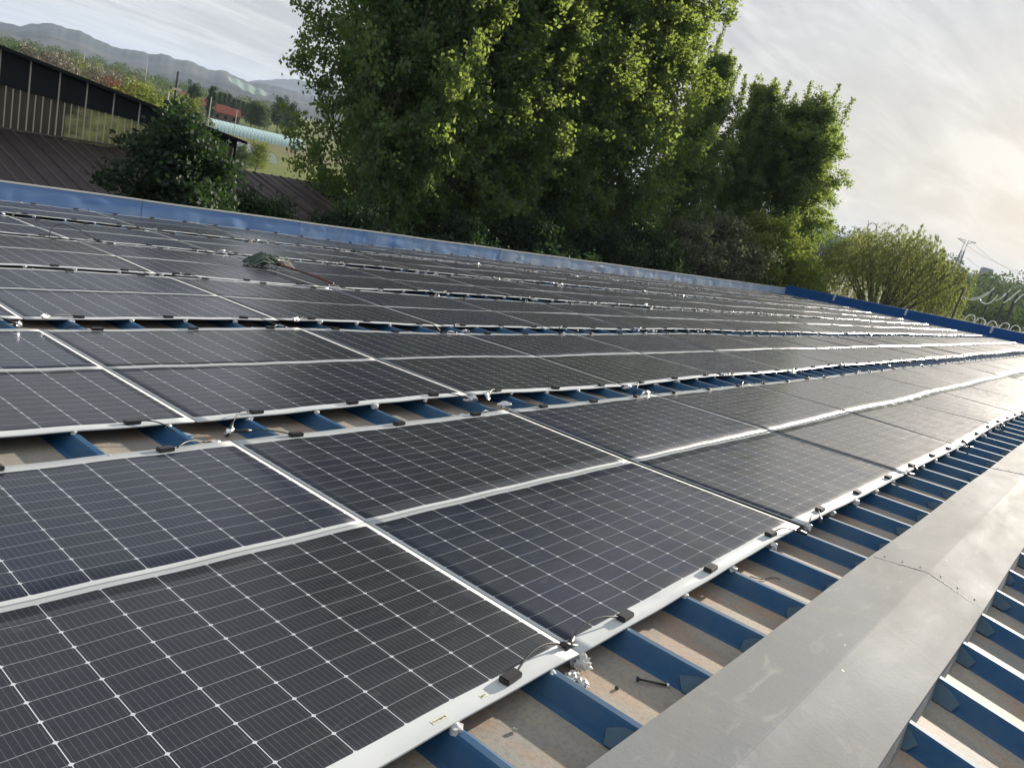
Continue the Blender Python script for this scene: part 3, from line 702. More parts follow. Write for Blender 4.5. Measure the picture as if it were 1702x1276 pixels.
# mop
mop = empty('mop', RF(4.75, 9.3, 0.03), (-AL, 0, 0)); tag(mop, 'string mop with grey-green head and dark red handle lying across panels', 'mop')
mb = MB(); a, b = Vector((0.0, -0.05, .05)), Vector((-0.03, -1.50, .03)); mb.tube([a, a.lerp(b, .5)+Vector((.02, 0, .012)), b], [.017, .016, .018], 8); mb.build('handle', M['mop_handle'], mop, True)
mb = MB(); mr = random.Random(4)
for i in range(90):
    a0 = Vector((mr.uniform(-.03, .05), mr.uniform(-.05, .03), mr.uniform(.03, .07))); an = mr.gauss(2.2, .55); L = mr.uniform(.18, .52)
    p1 = a0+Vector((math.cos(an)*L*.5, math.sin(an)*L*.55, mr.uniform(.03, .12))); p2 = a0+Vector((math.cos(an)*L, math.sin(an)*L, -.035))
    mb.tube([a0, p1, p2], [.012, .014, .009], 5)
mb.build('mop_head', M['mop_yarn'], mop, True)
mb = MB()
for i in range(26):
    an = mr.uniform(-.9, 1.1); L = mr.uniform(.12, .26); a0 = Vector((.02, 0, .06)); mb.tube([a0, a0+Vector((math.cos(an)*L*.6, math.sin(an)*L*.5, .05)), a0+Vector((math.cos(an)*L, math.sin(an)*L-.05, -.05))], [.011, .012, .008], 5)
mb.build('pale_strands', M['mop_pale'], mop, True)

# ------------------------------------------------------------------ vegetation
def leaf_mesh(name, P, size, rng, elong=1.5, bias=None, tone=None):
    """one small pointed face per leaf, spread through the crown's volume"""
    n = len(P); s = size*rng.uniform(.6, 1.3, n)
    nrm = rng.normal(size=(n, 3)); nrm[:, 2] = np.abs(nrm[:, 2])*0.8; nrm /= np.linalg.norm(nrm, axis=1)[:, None]+1e-9
    tg = rng.normal(size=(n, 3)) if bias is None else bias+rng.normal(size=(n, 3))*.35
    tg -= nrm*(tg*nrm).sum(1)[:, None]; tg /= np.linalg.norm(tg, axis=1)[:, None]+1e-9
    bt = np.cross(nrm, tg)
    L = (s*elong/2)[:, None]; W = (s/2)[:, None]
    V = np.stack([P-tg*L, P+bt*W-tg*L*.1, P+tg*L, P-bt*W-tg*L*.1], 1).reshape(-1, 3).astype(np.float32)
    me = bpy.data.meshes.new(name); me.vertices.add(4*n); me.vertices.foreach_set('co', V.ravel())
    me.loops.add(4*n); me.loops.foreach_set('vertex_index', np.arange(4*n, dtype=np.int32))
    me.polygons.add(n); me.polygons.foreach_set('loop_start', np.arange(0, 4*n, 4, dtype=np.int32)); me.polygons.foreach_set('loop_total', np.full(n, 4, np.int32))
    at = me.attributes.new('tone', 'FLOAT', 'FACE'); tn = np.clip(rng.normal(.5, .25, n) if tone is None else tone+rng.normal(0, .18, n), 0, 1)
    at.data.foreach_set('value', tn.astype(np.float32)); me.update(); me.validate(); return me
def tree_data(H, env, nb, seed, leaf, per, up=(35, 65), trunk_r=.16, h0=.10, h1=.95, subn=6, sig=.22, droop=0.0, bias=None, elong=1.5, spread=1.0, spires=0):
    rng = np.random.default_rng(seed); mb = MB()
    tp = [Vector((0.10*math.sin(i*1.1+seed)*i/6, 0.10*math.cos(i*.8+seed)*i/6, H*.97*i/8)) for i in range(9)]
    mb.tube(tp, [trunk_r*(1-.93*i/8) for i in range(9)], 8)
    P = []; T = []
    for b in range(nb):
        f = h0+(h1-h0)*(b+rng.uniform(0, 1))/nb; z = f*H; az = b*2.399+rng.uniform(-.5, .5)
        el = math.radians(rng.uniform(*up)); rmax = env(f)*rng.uniform(.72, 1.12)*spread; L = min(rmax/max(.25, math.cos(el)), rmax*1.75)
        d = np.array([math.cos(az)*math.cos(el), math.sin(az)*math.cos(el), math.sin(el)]); base = np.array(tp[0].lerp(tp[-1], f)); base[2] = z
        L = min(L, (H*1.03-z)/max(.1, math.sin(el)) if math.sin(el) > .1 else L)
        ct = rng.normal(.5, .16)
        pts = []
        for q in range(5):
            tt = q/4; p = base+d*L*tt+np.array([0, 0, (.10*L if droop == 0 else -droop*L)*tt*tt]); pts.append(Vector(p))
        r0 = max(.012, trunk_r*.32*(1-f*.7)); mb.tube(pts, [r0*(1-.85*q/4) for q in range(5)], 5, cap=False)
        for sidx in range(subn):
            tt = .22+.80*(sidx+rng.uniform(0, 1))/subn; p0 = base+d*L*min(tt, 1)+np.array([0, 0, (.10*L if droop == 0 else -droop*L)*tt*tt])
            sd = d*.7+rng.normal(size=3)*.55; sd[2] += .25; sd /= np.linalg.norm(sd); sl_ = min(1.35, L*rng.uniform(.12, .34)+.2)
            nn = max(4, int(per*rng.uniform(.5, 1.4)*(.5+sl_)))
            nc = max(2, int(2+sl_*3.2)); cs = rng.uniform(0, 1, nc); s_ = cs[rng.integers(0, nc, nn)][:, None]
            off = (rng.normal(size=(nc, 3))*sig*.75)[(s_[:, 0][:, None] == cs[None, :]).argmax(1)]
            P.append(p0+sd*sl_*s_+off+rng.normal(size=(nn, 3))*sig*.62*np.array([1, 1, .8])); T.append(np.full(nn, np.clip(ct+rng.normal(0, .1), 0, 1)))
    for q in range(spires):                                           # leading shoots that stand above the crown
        az = q*2.399+rng.uniform(-.4, .4); r = rng.uniform(.3, 1.9); z0 = H*rng.uniform(.58, .70); z1 = H*(rng.uniform(.95, 1.12)-.07*r)
        a = np.array([r*.8*math.cos(az), r*.8*math.sin(az), z0]); b = np.array([r*1.35*math.cos(az), r*1.35*math.sin(az), z1]); mb.tube([Vector(a), Vector(b)], [.05, .012], 4, cap=False)
        nn = int((z1-z0)*105); s_ = rng.uniform(0, 1, nn)[:, None]; wd = .07+.34*(1-s_)**.8
        P.append(a+(b-a)*s_+rng.normal(size=(nn, 3))*wd*np.array([.8, .8, .6])); T.append(np.full(nn, np.clip(rng.normal(.55, .12), 0, 1)))
    P = np.concatenate(P); T = np.concatenate(T)
    wood = mesh('trunk', mb.v, mb.f, True); wood.materials.append(M['bark'])
    lm = leaf_mesh('crown', P, leaf, rng, elong, bias, T)
    return wood, lm
def plant(name, data, leafmat, loc, rz, sc_, label, cat, group=None):
    o = empty(name, loc, (0, 0, rz)); o.scale = sc_ if isinstance(sc_, (tuple, list)) else (sc_,)*3
    tag(o, label, cat, group)
    link('trunk', data[0], None, o)
    c = link('crown', data[1], None, o)
    if not data[1].materials: data[1].materials.append(leafmat)
    return o
pop_env = lambda f: 3.0*(min(1, f/.30)**.55)*(max(0, 1-f)**.72)*1.3
PA = tree_data(20, pop_env, 104, 1, .10, 135, (46, 72), .2, .07, .92, 7, .24, spires=11)
PB = tree_data(20, pop_env, 98, 2, .10, 135, (48, 74), .2, .07, .92, 7, .24, spires=11)
PD = tree_data(18, lambda f: pop_env(f)*1.15, 98, 3, .10, 135, (42, 70), .19, .05, .90, 7, .26, spires=12)
gp = 'poplars in a row beyond the eave'
def zt(px, py, X): return atX(px, py, X).z
def poplar(px, X, Y, H, data, rz, label, wd=1.0, base=20):
    s = H/base; plant('poplar_tree', data, M['poplar'], (X, Y, GZ), rz, (s*wd, s*wd, s), label, 'tree', gp)
poplar(0, 17.8, 23.4, 21.5, PD, .3, 'dark shaded poplar, leftmost of the tall trees, beside the maroon-roofed shed', .86, 18)
poplar(0, 21.2, 24.2, 24, PA, 1.7, 'dark tall poplar with sky gaps, just right of the leftmost poplar', 1.15)
poplar(0, 25.0, 23.6, 24, PB, 2.9, 'shaded tall poplar in the middle of the dark clump, no sunlit edge', 1.2)
poplar(0, 29.5, 25.0, 25, PA, 4.0, 'tall poplar where the shaded foliage meets the sunlit foliage', 1.15)
poplar(0, 31.4, 24.4, 25, PB, 5.1, 'broad sunlit yellow-green poplar, tallest of the bright ones', 1.2)
poplar(0, 35.2, 24.8, 23.0, PD, .9, 'sunlit poplar whose right edge stands against the sky', 1.05, 18)
poplar(0, 46.5, 26.4, 18.8, PA, 2.2, 'lower poplar with a thin bare spire behind the sunlit ones', 1.0)
poplar(0, 52.6, 25.4, 18.4, PB, 3.7, 'lower poplar with clustered spires, middle of the right clump', 1.08)
poplar(0, 55.0, 22.6, 18.2, PD, 5.5, 'rightmost poplar, bright green skirt next to the open sky', 1.22, 18)

shr = lambda f: 2.2*(min(1, f/.25)**.5)*(max(0, 1-f)**.5)
SA = tree_data(7.2, shr, 60, 11, .095, 125, (10, 55), .1, .12, .95, 6, .25, elong=1.6)
SB = tree_data(5.0, lambda f: 1.9*(max(0, 1-f)**.4), 46, 12, .085, 125, (5, 60), .07, .05, .95, 6, .25)
plant('broadleaf_shrub', SA, M['shrub'], (8.25, 19.4, GZ), 0.9, (1.02, 1.02, .93), 'dark broad-leaved tree growing in front of the maroon lean-to roof', 'tree')
plant('broadleaf_shrub', SB, M['shrub'], (11.8, 20.6, GZ), 1, (.9, .9, .98), 'dark low shrub between the broad-leaved tree and the leftmost poplar', 'shrub')
SC_ = (SB[0], SB[1].copy()); SC_[1].materials.clear()
plant('broadleaf_shrub', SC_, M['shrub'], (15.2, 20.4, GZ), 2.2, (1.0, 1.0, 1.02), 'dark ragged shrub in front of the leftmost poplar trunk', 'shrub')
SG = (SB[0], SB[1].copy()); SG[1].materials.clear()
for i, (X, Y, s) in enumerate(((38.8, 20.6, 1.40), (43.6, 20.6, 1.55))):
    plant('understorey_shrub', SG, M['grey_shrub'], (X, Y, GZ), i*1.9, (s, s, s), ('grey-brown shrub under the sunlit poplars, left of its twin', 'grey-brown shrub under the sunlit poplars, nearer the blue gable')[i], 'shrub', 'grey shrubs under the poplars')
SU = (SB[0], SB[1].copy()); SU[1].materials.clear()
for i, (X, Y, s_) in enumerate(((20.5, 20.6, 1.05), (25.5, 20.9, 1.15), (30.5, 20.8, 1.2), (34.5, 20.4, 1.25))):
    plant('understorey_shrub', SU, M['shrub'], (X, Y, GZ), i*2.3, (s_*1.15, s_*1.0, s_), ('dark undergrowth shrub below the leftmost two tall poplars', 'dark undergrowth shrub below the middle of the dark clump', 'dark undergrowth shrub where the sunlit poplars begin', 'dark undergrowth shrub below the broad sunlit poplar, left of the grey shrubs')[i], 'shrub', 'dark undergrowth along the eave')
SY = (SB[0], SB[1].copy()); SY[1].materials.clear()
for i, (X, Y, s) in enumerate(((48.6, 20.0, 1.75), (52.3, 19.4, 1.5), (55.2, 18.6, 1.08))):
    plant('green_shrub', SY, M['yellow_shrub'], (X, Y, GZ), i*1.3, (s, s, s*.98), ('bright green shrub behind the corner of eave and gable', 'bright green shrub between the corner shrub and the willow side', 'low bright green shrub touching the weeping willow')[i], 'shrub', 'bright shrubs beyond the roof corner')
# willow
def willow():
    rng = np.random.default_rng(21); mb = MB(); P = []; B = []; T = []
    mb.tube([(0, 0, 0), (.1, .05, 1.6), (.0, .1, 3.2)], [.40, .34, .28], 8)
    def dome(r, az):                                                  # height of the crown's top surface
        return 9.6-.062*r*r+.55*math.sin(az*2+1.0)*r/5+.45*math.sin(az*5+r)+.35*math.cos(r*2.1+az*3)
    for i in range(30):
        az = i*2.399+rng.uniform(-.2, .2); r = 5.2*math.sqrt((i+.5)/30); z1 = dome(r, az)-.5
        a = Vector((0, .1, 2.6)); e = Vector((r*math.cos(az), r*math.sin(az), z1)); m_ = a.lerp(e, .5)+Vector((rng.normal()*.3, rng.normal()*.3, .9-.1*r))
        pts = [a*(1-t_)**2+m_*2*t_*(1-t_)+e*t_*t_ for t_ in [q/7 for q in range(8)]]
        mb.tube(pts, [.15*(1-.86*q/7) for q in range(8)], 5, cap=False)
        for k in range(3):                                            # twigs
            p0 = pts[rng.integers(3, 7)]; d = Vector((rng.normal(), rng.normal(), .6)).normalized(); mb.tube([p0, p0+d*.8, p0+d*1.5+Vector((0, 0, -.2))], [.03, .02, .008], 4, cap=False)
    for i in range(1250):
        az = rng.uniform(0, 2*math.pi); r = 5.6*math.sqrt(rng.uniform(0, 1)); z0 = dome(r, az)-abs(rng.normal())*(1.3 if rng.random() < .75 else 3.0)
        ln = rng.uniform(1.0, 3.4)*(.75+.09*r); n = int(ln*20); s_ = np.sort(rng.uniform(0, 1, n))
        out = np.array([math.cos(az), math.sin(az), 0])*rng.uniform(.15, .55)+np.array([0, .32, 0])
        pp = np.array([r*math.cos(az), r*math.sin(az), z0])+np.outer(s_*(1-.45*s_)*ln*.8, out)+np.outer(s_*(1-s_)*ln*rng.uniform(.1, .8), [0, 0, 1.0])+np.outer(s_**1.7*ln, [0, 0, -1.0])
        tg = np.gradient(pp, axis=0)+np.array([0, 0, -1e-3]) if n > 2 else np.tile([0, 0, -1.0], (n, 1)); tg = tg/np.linalg.norm(tg, axis=1)[:, None]
        keep = pp[:, 2] > .3
        P.append((pp+rng.normal(size=(n, 3))*.05)[keep]); B.append(tg[keep]); T.append(np.full(keep.sum(), np.clip(rng.normal(.5, .3), 0, 1)))
    P = np.concatenate(P); B = np.concatenate(B); T = np.concatenate(T)
    wood = mesh('trunk', mb.v, mb.f, True); wood.materials.append(M['bark'])
    return wood, leaf_mesh('crown', P, .062, rng, 3.0, B, T)
WL = willow()
plant('weeping_willow', WL, M['willow'], (61.8, 15.4, GZ), 0.4, (.95, .95, 1.13), 'weeping willow with drooping olive strands beyond the blue gable', 'tree')
# background tree variants
FA = tree_data(9, lambda f: 2.6*(min(1, f/.2)**.5)*(max(0, 1-f)**.45), 34, 31, .17, 60, (5, 55), .14, .14, .93, 5, .4, elong=1.2)
FB = tree_data(12, lambda f: 1.7*(min(1, f/.2)**.5)*(max(0, 1-f)**.5), 40, 32, .20, 45, (30, 65), .14, .1, .95, 5, .35, elong=1.2)
FC = tree_data(5, lambda f: 2.2*(min(1, f/.3)**.5)*(max(0, 1-f)**.4), 26, 33, .10, 75, (10, 55), .09, .2, .93, 5, .35, elong=1.2)
def var(d, m): me = d[1].copy(); me.materials.clear(); me.materials.append(M[m]); return (d[0], me)
VAR = {(n, m): var(d, m) for n, d in (('A', FA), ('B', FB), ('C', FC)) for m in ('field_tree', 'dark_tree', 'blossom', 'red_leaf', 'yellow_shrub', 'grey_shrub')}
def far_tree(v, m, px, D, top_py, label, group=None, name='field_tree', wd=1.0):
    """a tree standing on the ground D metres away, tall enough to reach the given sight line"""
    top = atD(px, top_py, D); h0 = {'A': 9, 'B': 12, 'C': 5}[v]; s = max(.25, (top.z-GZ)/h0/1.12)
    base = (top.x, top.y, GZ); plant(name, VAR[(v, m)], M[m], base, random.uniform(0, 6), (s*wd, s*wd, s), label, 'tree', group)

# ------------------------------------------------------------------ neighbouring shed and its maroon lean-to
SH = empty('open_shed', (6, 30, GZ)); tag(SH, 'long dark shed with pale vertical bars under a sloping roof edge', 'shed')
def spart(o, root, c): o.parent = root; o.matrix_parent_inverse = Matrix.Translation((-c[0], -c[1], -c[2])); return o
SHC = (6, 30, GZ); Y0 = 26.0
rz = lambda x: 1.25-.1478*(x-5.86)                                   # roof edge height
sillz = lambda x: -1.05+.026*(x-6)
hdr = lambda x: 0.17-.052*(x-6.0)
mb = MB(); mb.add([(-8, Y0-.35, rz(-8)), (13.7, Y0-.35, rz(13.7)), (13.7, 44, rz(13.7)), (-8, 44, rz(-8)), (-8, Y0-.35, rz(-8)-.10), (13.7, Y0-.35, rz(13.7)-.10), (13.7, 44, rz(13.7)-.1), (-8, 44, rz(-8)-.1)], [(0, 1, 2, 3), (4, 7, 6, 5), (0, 4, 5, 1), (1, 5, 6, 2), (3, 2, 6, 7), (0, 3, 7, 4)])
spart(mb.build('roof', M['shed_dark']), SH, SHC)
mb = MB(); mb.quad((-8, Y0, hdr(-8)), (13.45, Y0, hdr(13.45)), (13.45, Y0, rz(13.45)-.1), (-8, Y0, rz(-8)-.1)); mb.quad((13.5, Y0, GZ), (13.5, 43, GZ), (13.5, 43, rz(13.5)-.1), (13.5, Y0, rz(13.5)-.1)); mb.quad((-8, 43, GZ), (-8, 43, rz(-8)-.1), (13.45, 43, rz(13.45)-.1), (13.45, 43, GZ))
spart(mb.build('upper_wall', M['shed_dark']), SH, SHC)
xs = [(-8, 7.75, 'shed_brown'), (7.75, 12.2, 'shed_backlit'), (12.2, 13.45, 'shed_brown')]  # middle stretch carries the painted back-lit glow
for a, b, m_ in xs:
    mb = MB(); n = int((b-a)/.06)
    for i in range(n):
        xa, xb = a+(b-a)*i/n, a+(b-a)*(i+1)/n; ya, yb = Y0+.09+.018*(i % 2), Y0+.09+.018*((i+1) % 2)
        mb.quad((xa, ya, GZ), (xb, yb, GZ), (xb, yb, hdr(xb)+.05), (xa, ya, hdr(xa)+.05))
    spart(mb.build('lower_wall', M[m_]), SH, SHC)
i = 0; x = -2.0
while x < 13.4:
    full = i % 4 == 2
    mb = MB(); z1 = (rz(x)-.1) if full else hdr(x)+random.uniform(-.03, .02)
    mb.box((x, Y0-.02, (sillz(x)+z1)/2), (.035 if full else .028, .03, z1-sillz(x))); spart(mb.build('wall_bar', M['bar']), SH, SHC)
    x += .205+random.uniform(-.02, .02); i += 1
mb = MB(); mb.box((6, Y0-.05, -1.02), (15.4, .10, .05), M=Matrix.Rotation(-.026, 3, 'Y')); spart(mb.build('sill_rail', M['roof_seam']), SH, SHC)
LT = empty('lean_to', (5, 22, GZ)); tag(LT, 'lean-to with a maroon sheet roof sloping down in front of the dark shed', 'lean-to'); LTC = (5, 22, GZ)
ltz = lambda y: -1.06-.184*(Y0-.1-y)
mb = MB(); x = -7.0; y1 = 18.0
while x < 17.0:
    ya, yb = Y0-.1, y1; tilt = .014*(x-6)
    mb.quad((x, yb, ltz(yb)+tilt), (x+.34, yb, ltz(yb)+tilt), (x+.34, ya, ltz(ya)+tilt), (x, ya, ltz(ya)+tilt))
    hs = .045 if random.random() < .5 else .03
    mb.add([(x+.34, yb, ltz(yb)+tilt), (x+.345, yb, ltz(yb)+tilt+hs), (x+.375, yb, ltz(yb)+tilt+hs), (x+.38, yb, ltz(yb)+tilt), (x+.34, ya, ltz(ya)+tilt), (x+.345, ya, ltz(ya)+tilt+hs), (x+.375, ya, ltz(ya)+tilt+hs), (x+.38, ya, ltz(ya)+tilt)],
           [(0, 4, 5, 1), (1, 5, 6, 2), (2, 6, 7, 3)], 1 if random.random() < .55 else 0)
    x += .38
spart(mb.build('roof', [M['red_brown_roof'], M['roof_seam']]), LT, LTC)
mb = MB(); mb.box((5, y1+.3, (GZ+ltz(y1)-.2)/2), (23.6, .12, ltz(y1)-GZ-.3)); mb.box((16.9, 22, (GZ-2.4)/2), (.12, 7.4, -2.6-GZ)); spart(mb.build('wall', M['brick']), LT, LTC)

# ------------------------------------------------------------------ middle distance, left: poles, tunnels, houses, trees
def pole(px, py, D, py_top, r, lab, arm, m, grp=None):
    b = atD(px, py, D); tpz = atD(px, py_top, D).z; o = empty('utility_pole' if arm else 'concrete_pole', (b.x, b.y, GZ)); tag(o, lab, 'pole', grp)
    mb = MB(); mb.tube([(0, 0, 0), (0, 0, tpz-GZ)], [r, r*.7], 8); mb.build('shaft', M[m], o, True)
    if arm:
        mb = MB(); mb.box((0, 0, tpz-GZ-arm), (1.0, .1, .1), .6); mb.build('crossarm', M[m], o)
    return o
pole(288, 184, 48, 117, .085, 'tall dark utility pole behind the shed roof edge', 0.9, 'pole')
for i, (px, py, pt, D) in enumerate(((277, 180, 151, 60), (347, 195, 160, 110), (390, 212, 182, 150), (243, 120, 95, 200), (139, 108, 86, 180))):
    pole(px, py, D, pt, .075, ('short pale concrete pole left of the dark utility pole', 'pale concrete pole above the near end of the aqua tunnel', 'slim pale pole standing before the aqua polytunnel', 'distant thin pole in front of the hills', 'distant thin pole above the shed roof, far left')[i], 0, 'concrete', 'pale poles in the fields')
def tunnel(pa, pb, r, h, m, lab, nh, name='polytunnel', grp=None):
    a, b = onG(*pa), onG(*pb); d = (b-a); L = d.length; ang = math.atan2(d.y, d.x)
    o = empty(name, (a.x, a.y, GZ), (0, 0, ang)); tag(o, lab, 'greenhouse', grp)
    seg = 14; mb = MB(); n = nh*4; vs = []
    for i in range(n+1):
        bul = .985+.015*abs(math.sin(i/4*math.pi))
        for k in range(seg+1): th = math.pi*k/seg; vs.append((L*i/n, math.cos(th)*r*bul, math.sin(th)**.85*h*bul))
    k_ = seg+1; fs = [(i*k_+k, i*k_+k+1, (i+1)*k_+k+1, (i+1)*k_+k) for i in range(n) for k in range(seg)]
    fs += [tuple(range(k_)), tuple(n*k_+k for k in range(seg, -1, -1))]
    mb.add(vs, fs); mb.build('cover', M[m], o, False)
    mb = MB()
    for i in range(nh+1): mb.tube([(L*i/nh, math.cos(math.pi*k/seg)*r*1.01, math.sin(math.pi*k/seg)**.85*h*1.01) for k in range(seg+1)], .03, 4, cap=False)
    mb.build('hoops', M['steel'], o); return o
tunnel((345, 214), (496, 248), 2.9, 2.3, 'poly', 'long aqua polythene tunnel across the green field, left of the tall trees', 26)
tunnel((386, 250), (442, 270), 1.9, 1.7, 'poly_white', 'short white-grey polythene tunnel nearer than the long aqua one', 8)
def house(px, py, wd, dp, hw, hr, rz_, rm, wm, lab):
    wd *= .5; dp *= .6; hw *= .62; hr *= .62; p = onG(px, py-4); o = empty('house', (p.x, p.y, GZ), (0, 0, rz_)); tag(o, lab, 'house', 'village houses beyond the field')
    mb = MB(); mb.box((0, 0, hw/2), (wd, dp, hw)); 
    for s in (-1, 1): mb.add([(s*wd/2, -dp/2, hw), (s*wd/2, dp/2, hw), (s*wd/2, 0, hw+hr)], [(0, 1, 2)])
    mb.build('wall', M[wm], o)
    mb = MB(); e = .3
    for s in (-1, 1):
        q = [(-wd/2-e, s*(dp/2+e), hw-.35*hr/dp*2*e), (wd/2+e, s*(dp/2+e), hw-.35*hr/dp*2*e), (wd/2+e, 0, hw+hr+.12), (-wd/2-e, 0, hw+hr+.12)]
        mb.add(q+[(x, y, z+.2) for x, y, z in q], [(0, 1, 2, 3), (7, 6, 5, 4), (0, 4, 5, 1), (1, 5, 6, 2), (3, 7, 4, 0)])
    mb.build('roof', M[rm], o)
    for i in range(3):
        mb = MB(); x = (-.3+.3*i)*wd; 
        mb.box((x, -dp/2-.02, hw*.55), (wd*.1, .08, hw*.4)); mb.build('window', M['shed_dark'], o)
    return o
house(372, 206, 16, 8, 3.6, 3.0, R(-20), 'red_tile', 'brick', 'brick house with the brightest red tiled roof beyond the aqua tunnel')
house(352, 196, 20, 8, 3.6, 2.6, R(-18), 'red_tile', 'brick', 'long brick house with a dull red roof, left of the bright red one')
house(395, 199, 22, 9, 3.8, 3.0, R(-22), 'red_tile', 'render', 'grey-walled house with a dark red roof right of the bright red one')
house(408, 195, 16, 8, 4.0, 2.2, R(-20), 'pink_tile', 'render', 'house with a faded pink roof behind the red roofs')
house(424, 201, 9, 8, 4.4, 2.2, R(-25), 'blue_tile', 'render', 'small house with a pale blue roof at the right end of the village')
house(318, 176, 24, 9, 3.4, 2.6, R(-18), 'red_tile', 'brick', 'long brick house with red roof just right of the dark pole')
# trees of the left middle distance
g_b = 'pale blossoming trees behind the shed'
for i, (px, pt, D) in enumerate(((66, 90, 62), (100, 99, 66), (168, 121, 74), (154, 112, 82), (212, 134, 76))):
    far_tree('C', 'blossom', px, D, pt, ('leftmost pale blossoming tree over the shed roof edge', 'second pale blossoming tree from the left over the shed', 'pinkish blossoming tree midway along the shed roof edge', 'taller blossom tree directly behind the pinkish one', 'pale blossom tree beside the rusty red tree')[i], g_b, 'blossom_tree', .72)
far_tree('C', 'red_leaf', 207, 70, 143, 'rusty red-leaved small tree behind the shed roof edge', None, 'red_tree', .85)
far_tree('C', 'grey_shrub', 216, 84, 126, 'bare brownish tree standing above the rusty red one', None, 'field_tree', .6)
for i, (px, pt, D, m_) in enumerate(((40, 82, 90, 'field_tree'), (126, 104, 98, 'field_tree'), (136, 110, 80, 'yellow_shrub'), (188, 124, 105, 'field_tree'), (236, 137, 110, 'yellow_shrub'))):
    far_tree('C', m_, px, D, pt, ('green field tree left of the blossoming trees', 'green field tree behind the second blossoming tree', 'olive bushy tree left of the pinkish blossoming tree', 'green field tree right of the pinkish blossoming tree', 'olive tree between the rusty red tree and the dark pole')[i], 'green trees behind the shed', 'field_tree', .8)
far_tree('C', 'yellow_shrub', 254, 66, 150, 'yellow-olive bushy tree left of the dark utility pole', None, 'field_tree', 1.2)
far_tree('A', 'yellow_shrub', 322, 100, 158, 'yellow-olive tree right of the dark utility pole', None, 'field_tree', .75)
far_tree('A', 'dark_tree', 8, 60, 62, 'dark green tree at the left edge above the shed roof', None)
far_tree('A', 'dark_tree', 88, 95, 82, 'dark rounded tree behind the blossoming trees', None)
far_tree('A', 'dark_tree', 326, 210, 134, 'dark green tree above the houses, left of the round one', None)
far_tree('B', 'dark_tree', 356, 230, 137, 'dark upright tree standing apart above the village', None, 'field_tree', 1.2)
gg = 'green grove behind the village'
labs = ['first', 'second', 'third', 'fourth', 'fifth', 'sixth', 'seventh', 'eighth']
for i in range(8):
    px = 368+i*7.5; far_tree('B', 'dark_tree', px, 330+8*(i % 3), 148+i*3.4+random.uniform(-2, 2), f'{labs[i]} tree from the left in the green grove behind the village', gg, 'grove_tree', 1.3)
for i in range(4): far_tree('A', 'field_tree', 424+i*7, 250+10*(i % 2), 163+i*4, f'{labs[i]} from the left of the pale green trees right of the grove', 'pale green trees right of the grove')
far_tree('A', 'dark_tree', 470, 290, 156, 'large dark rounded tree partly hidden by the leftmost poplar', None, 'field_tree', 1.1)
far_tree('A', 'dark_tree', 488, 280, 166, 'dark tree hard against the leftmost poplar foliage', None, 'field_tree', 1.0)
far_tree('C', 'yellow_shrub', 432, 95, 237, 'yellow-green bush beyond the shed end, in sunlight', None, 'field_shrub', 1.1)
far_tree('C', 'field_tree', 405, 90, 242, 'mid-green bush left of the yellow-green one at the shed end', None, 'field_shrub', 1.0)
# belts of scrub far off (one mass each)
def belt(name, pts, n, D0, D1, hgt, m, seed):
    rng = np.random.default_rng(seed); P = []
    for i in range(n):
        s = rng.uniform(0, len(pts)-1.001); q = int(s); f = s-q; px = pts[q][0]*(1-f)+pts[q+1][0]*f; D = D0+(D1-D0)*rng.uniform(0, 1)
        d = ray(px, 300); hh = math.hypot(d.x, d.y); c = np.array([CAM.x+d.x/hh*D, CAM.y+d.y/hh*D, GZ]); h = hgt*rng.uniform(.5, 1.25); wv = 0.55+.45*math.sin(px*.09+seed)**2
        h *= wv; k = 300; ph = rng.normal(size=(k, 3)); ph /= np.linalg.norm(ph, axis=1)[:, None]; ph *= rng.uniform(.5, 1, k)[:, None]**.4
        P.append(c+np.array([0, 0, h*.55])+ph*np.array([h*.55, h*.55, h*.5]))
    P = np.concatenate(P); me = leaf_mesh(name, P, hgt*.055, rng, 1.2)
    o = link(name, me, M[m]); tag(o, kind='stuff'); return o
belt('hillside_scrub', [(-200, 0), (60, 0), (150, 0), (300, 0), (470, 0)], 420, 420, 900, 9, 'field_tree', 61)
belt('orchard_rows', [(-60, 0), (100, 0), (210, 0), (330, 0)], 170, 130, 330, 5, 'grey_shrub', 62)
belt('far_wood', [(1330, 0), (1480, 0), (1600, 0), (1760, 0), (1950, 0)], 560, 420, 800, 20.5, 'field_tree', 63)
belt('near_thicket', [(1570, 0), (1640, 0), (1720, 0), (1850, 0)], 170, 75, 130, 4.2, 'grey_shrub', 64)
belt('field_hedge', [(1580, 0), (1650, 0), (1720, 0), (1850, 0)], 120, 230, 330, 9, 'field_tree', 65)
# green netting on the far slope
mb = MB(); n = 24; vs = []
for j in range(5):
    for i in range(n+1):
        s_ = i/n; wd_ = (6+7*math.sin(s_*3.1))*(j/4); p = atD(380+66*s_, 127+27*s_+wd_+1.2*math.sin(i*.9), 2330-60*j); vs.append(p)
k = n+1; mb.add(vs, [(j*k+i, j*k+i+1, (j+1)*k+i+1, (j+1)*k+i) for j in range(4) for i in range(n)])
o = mb.build('hillside_netting', M['net'], None, True); tag(o, 'pale green dust netting spread over the foot of the hills', 'netting')

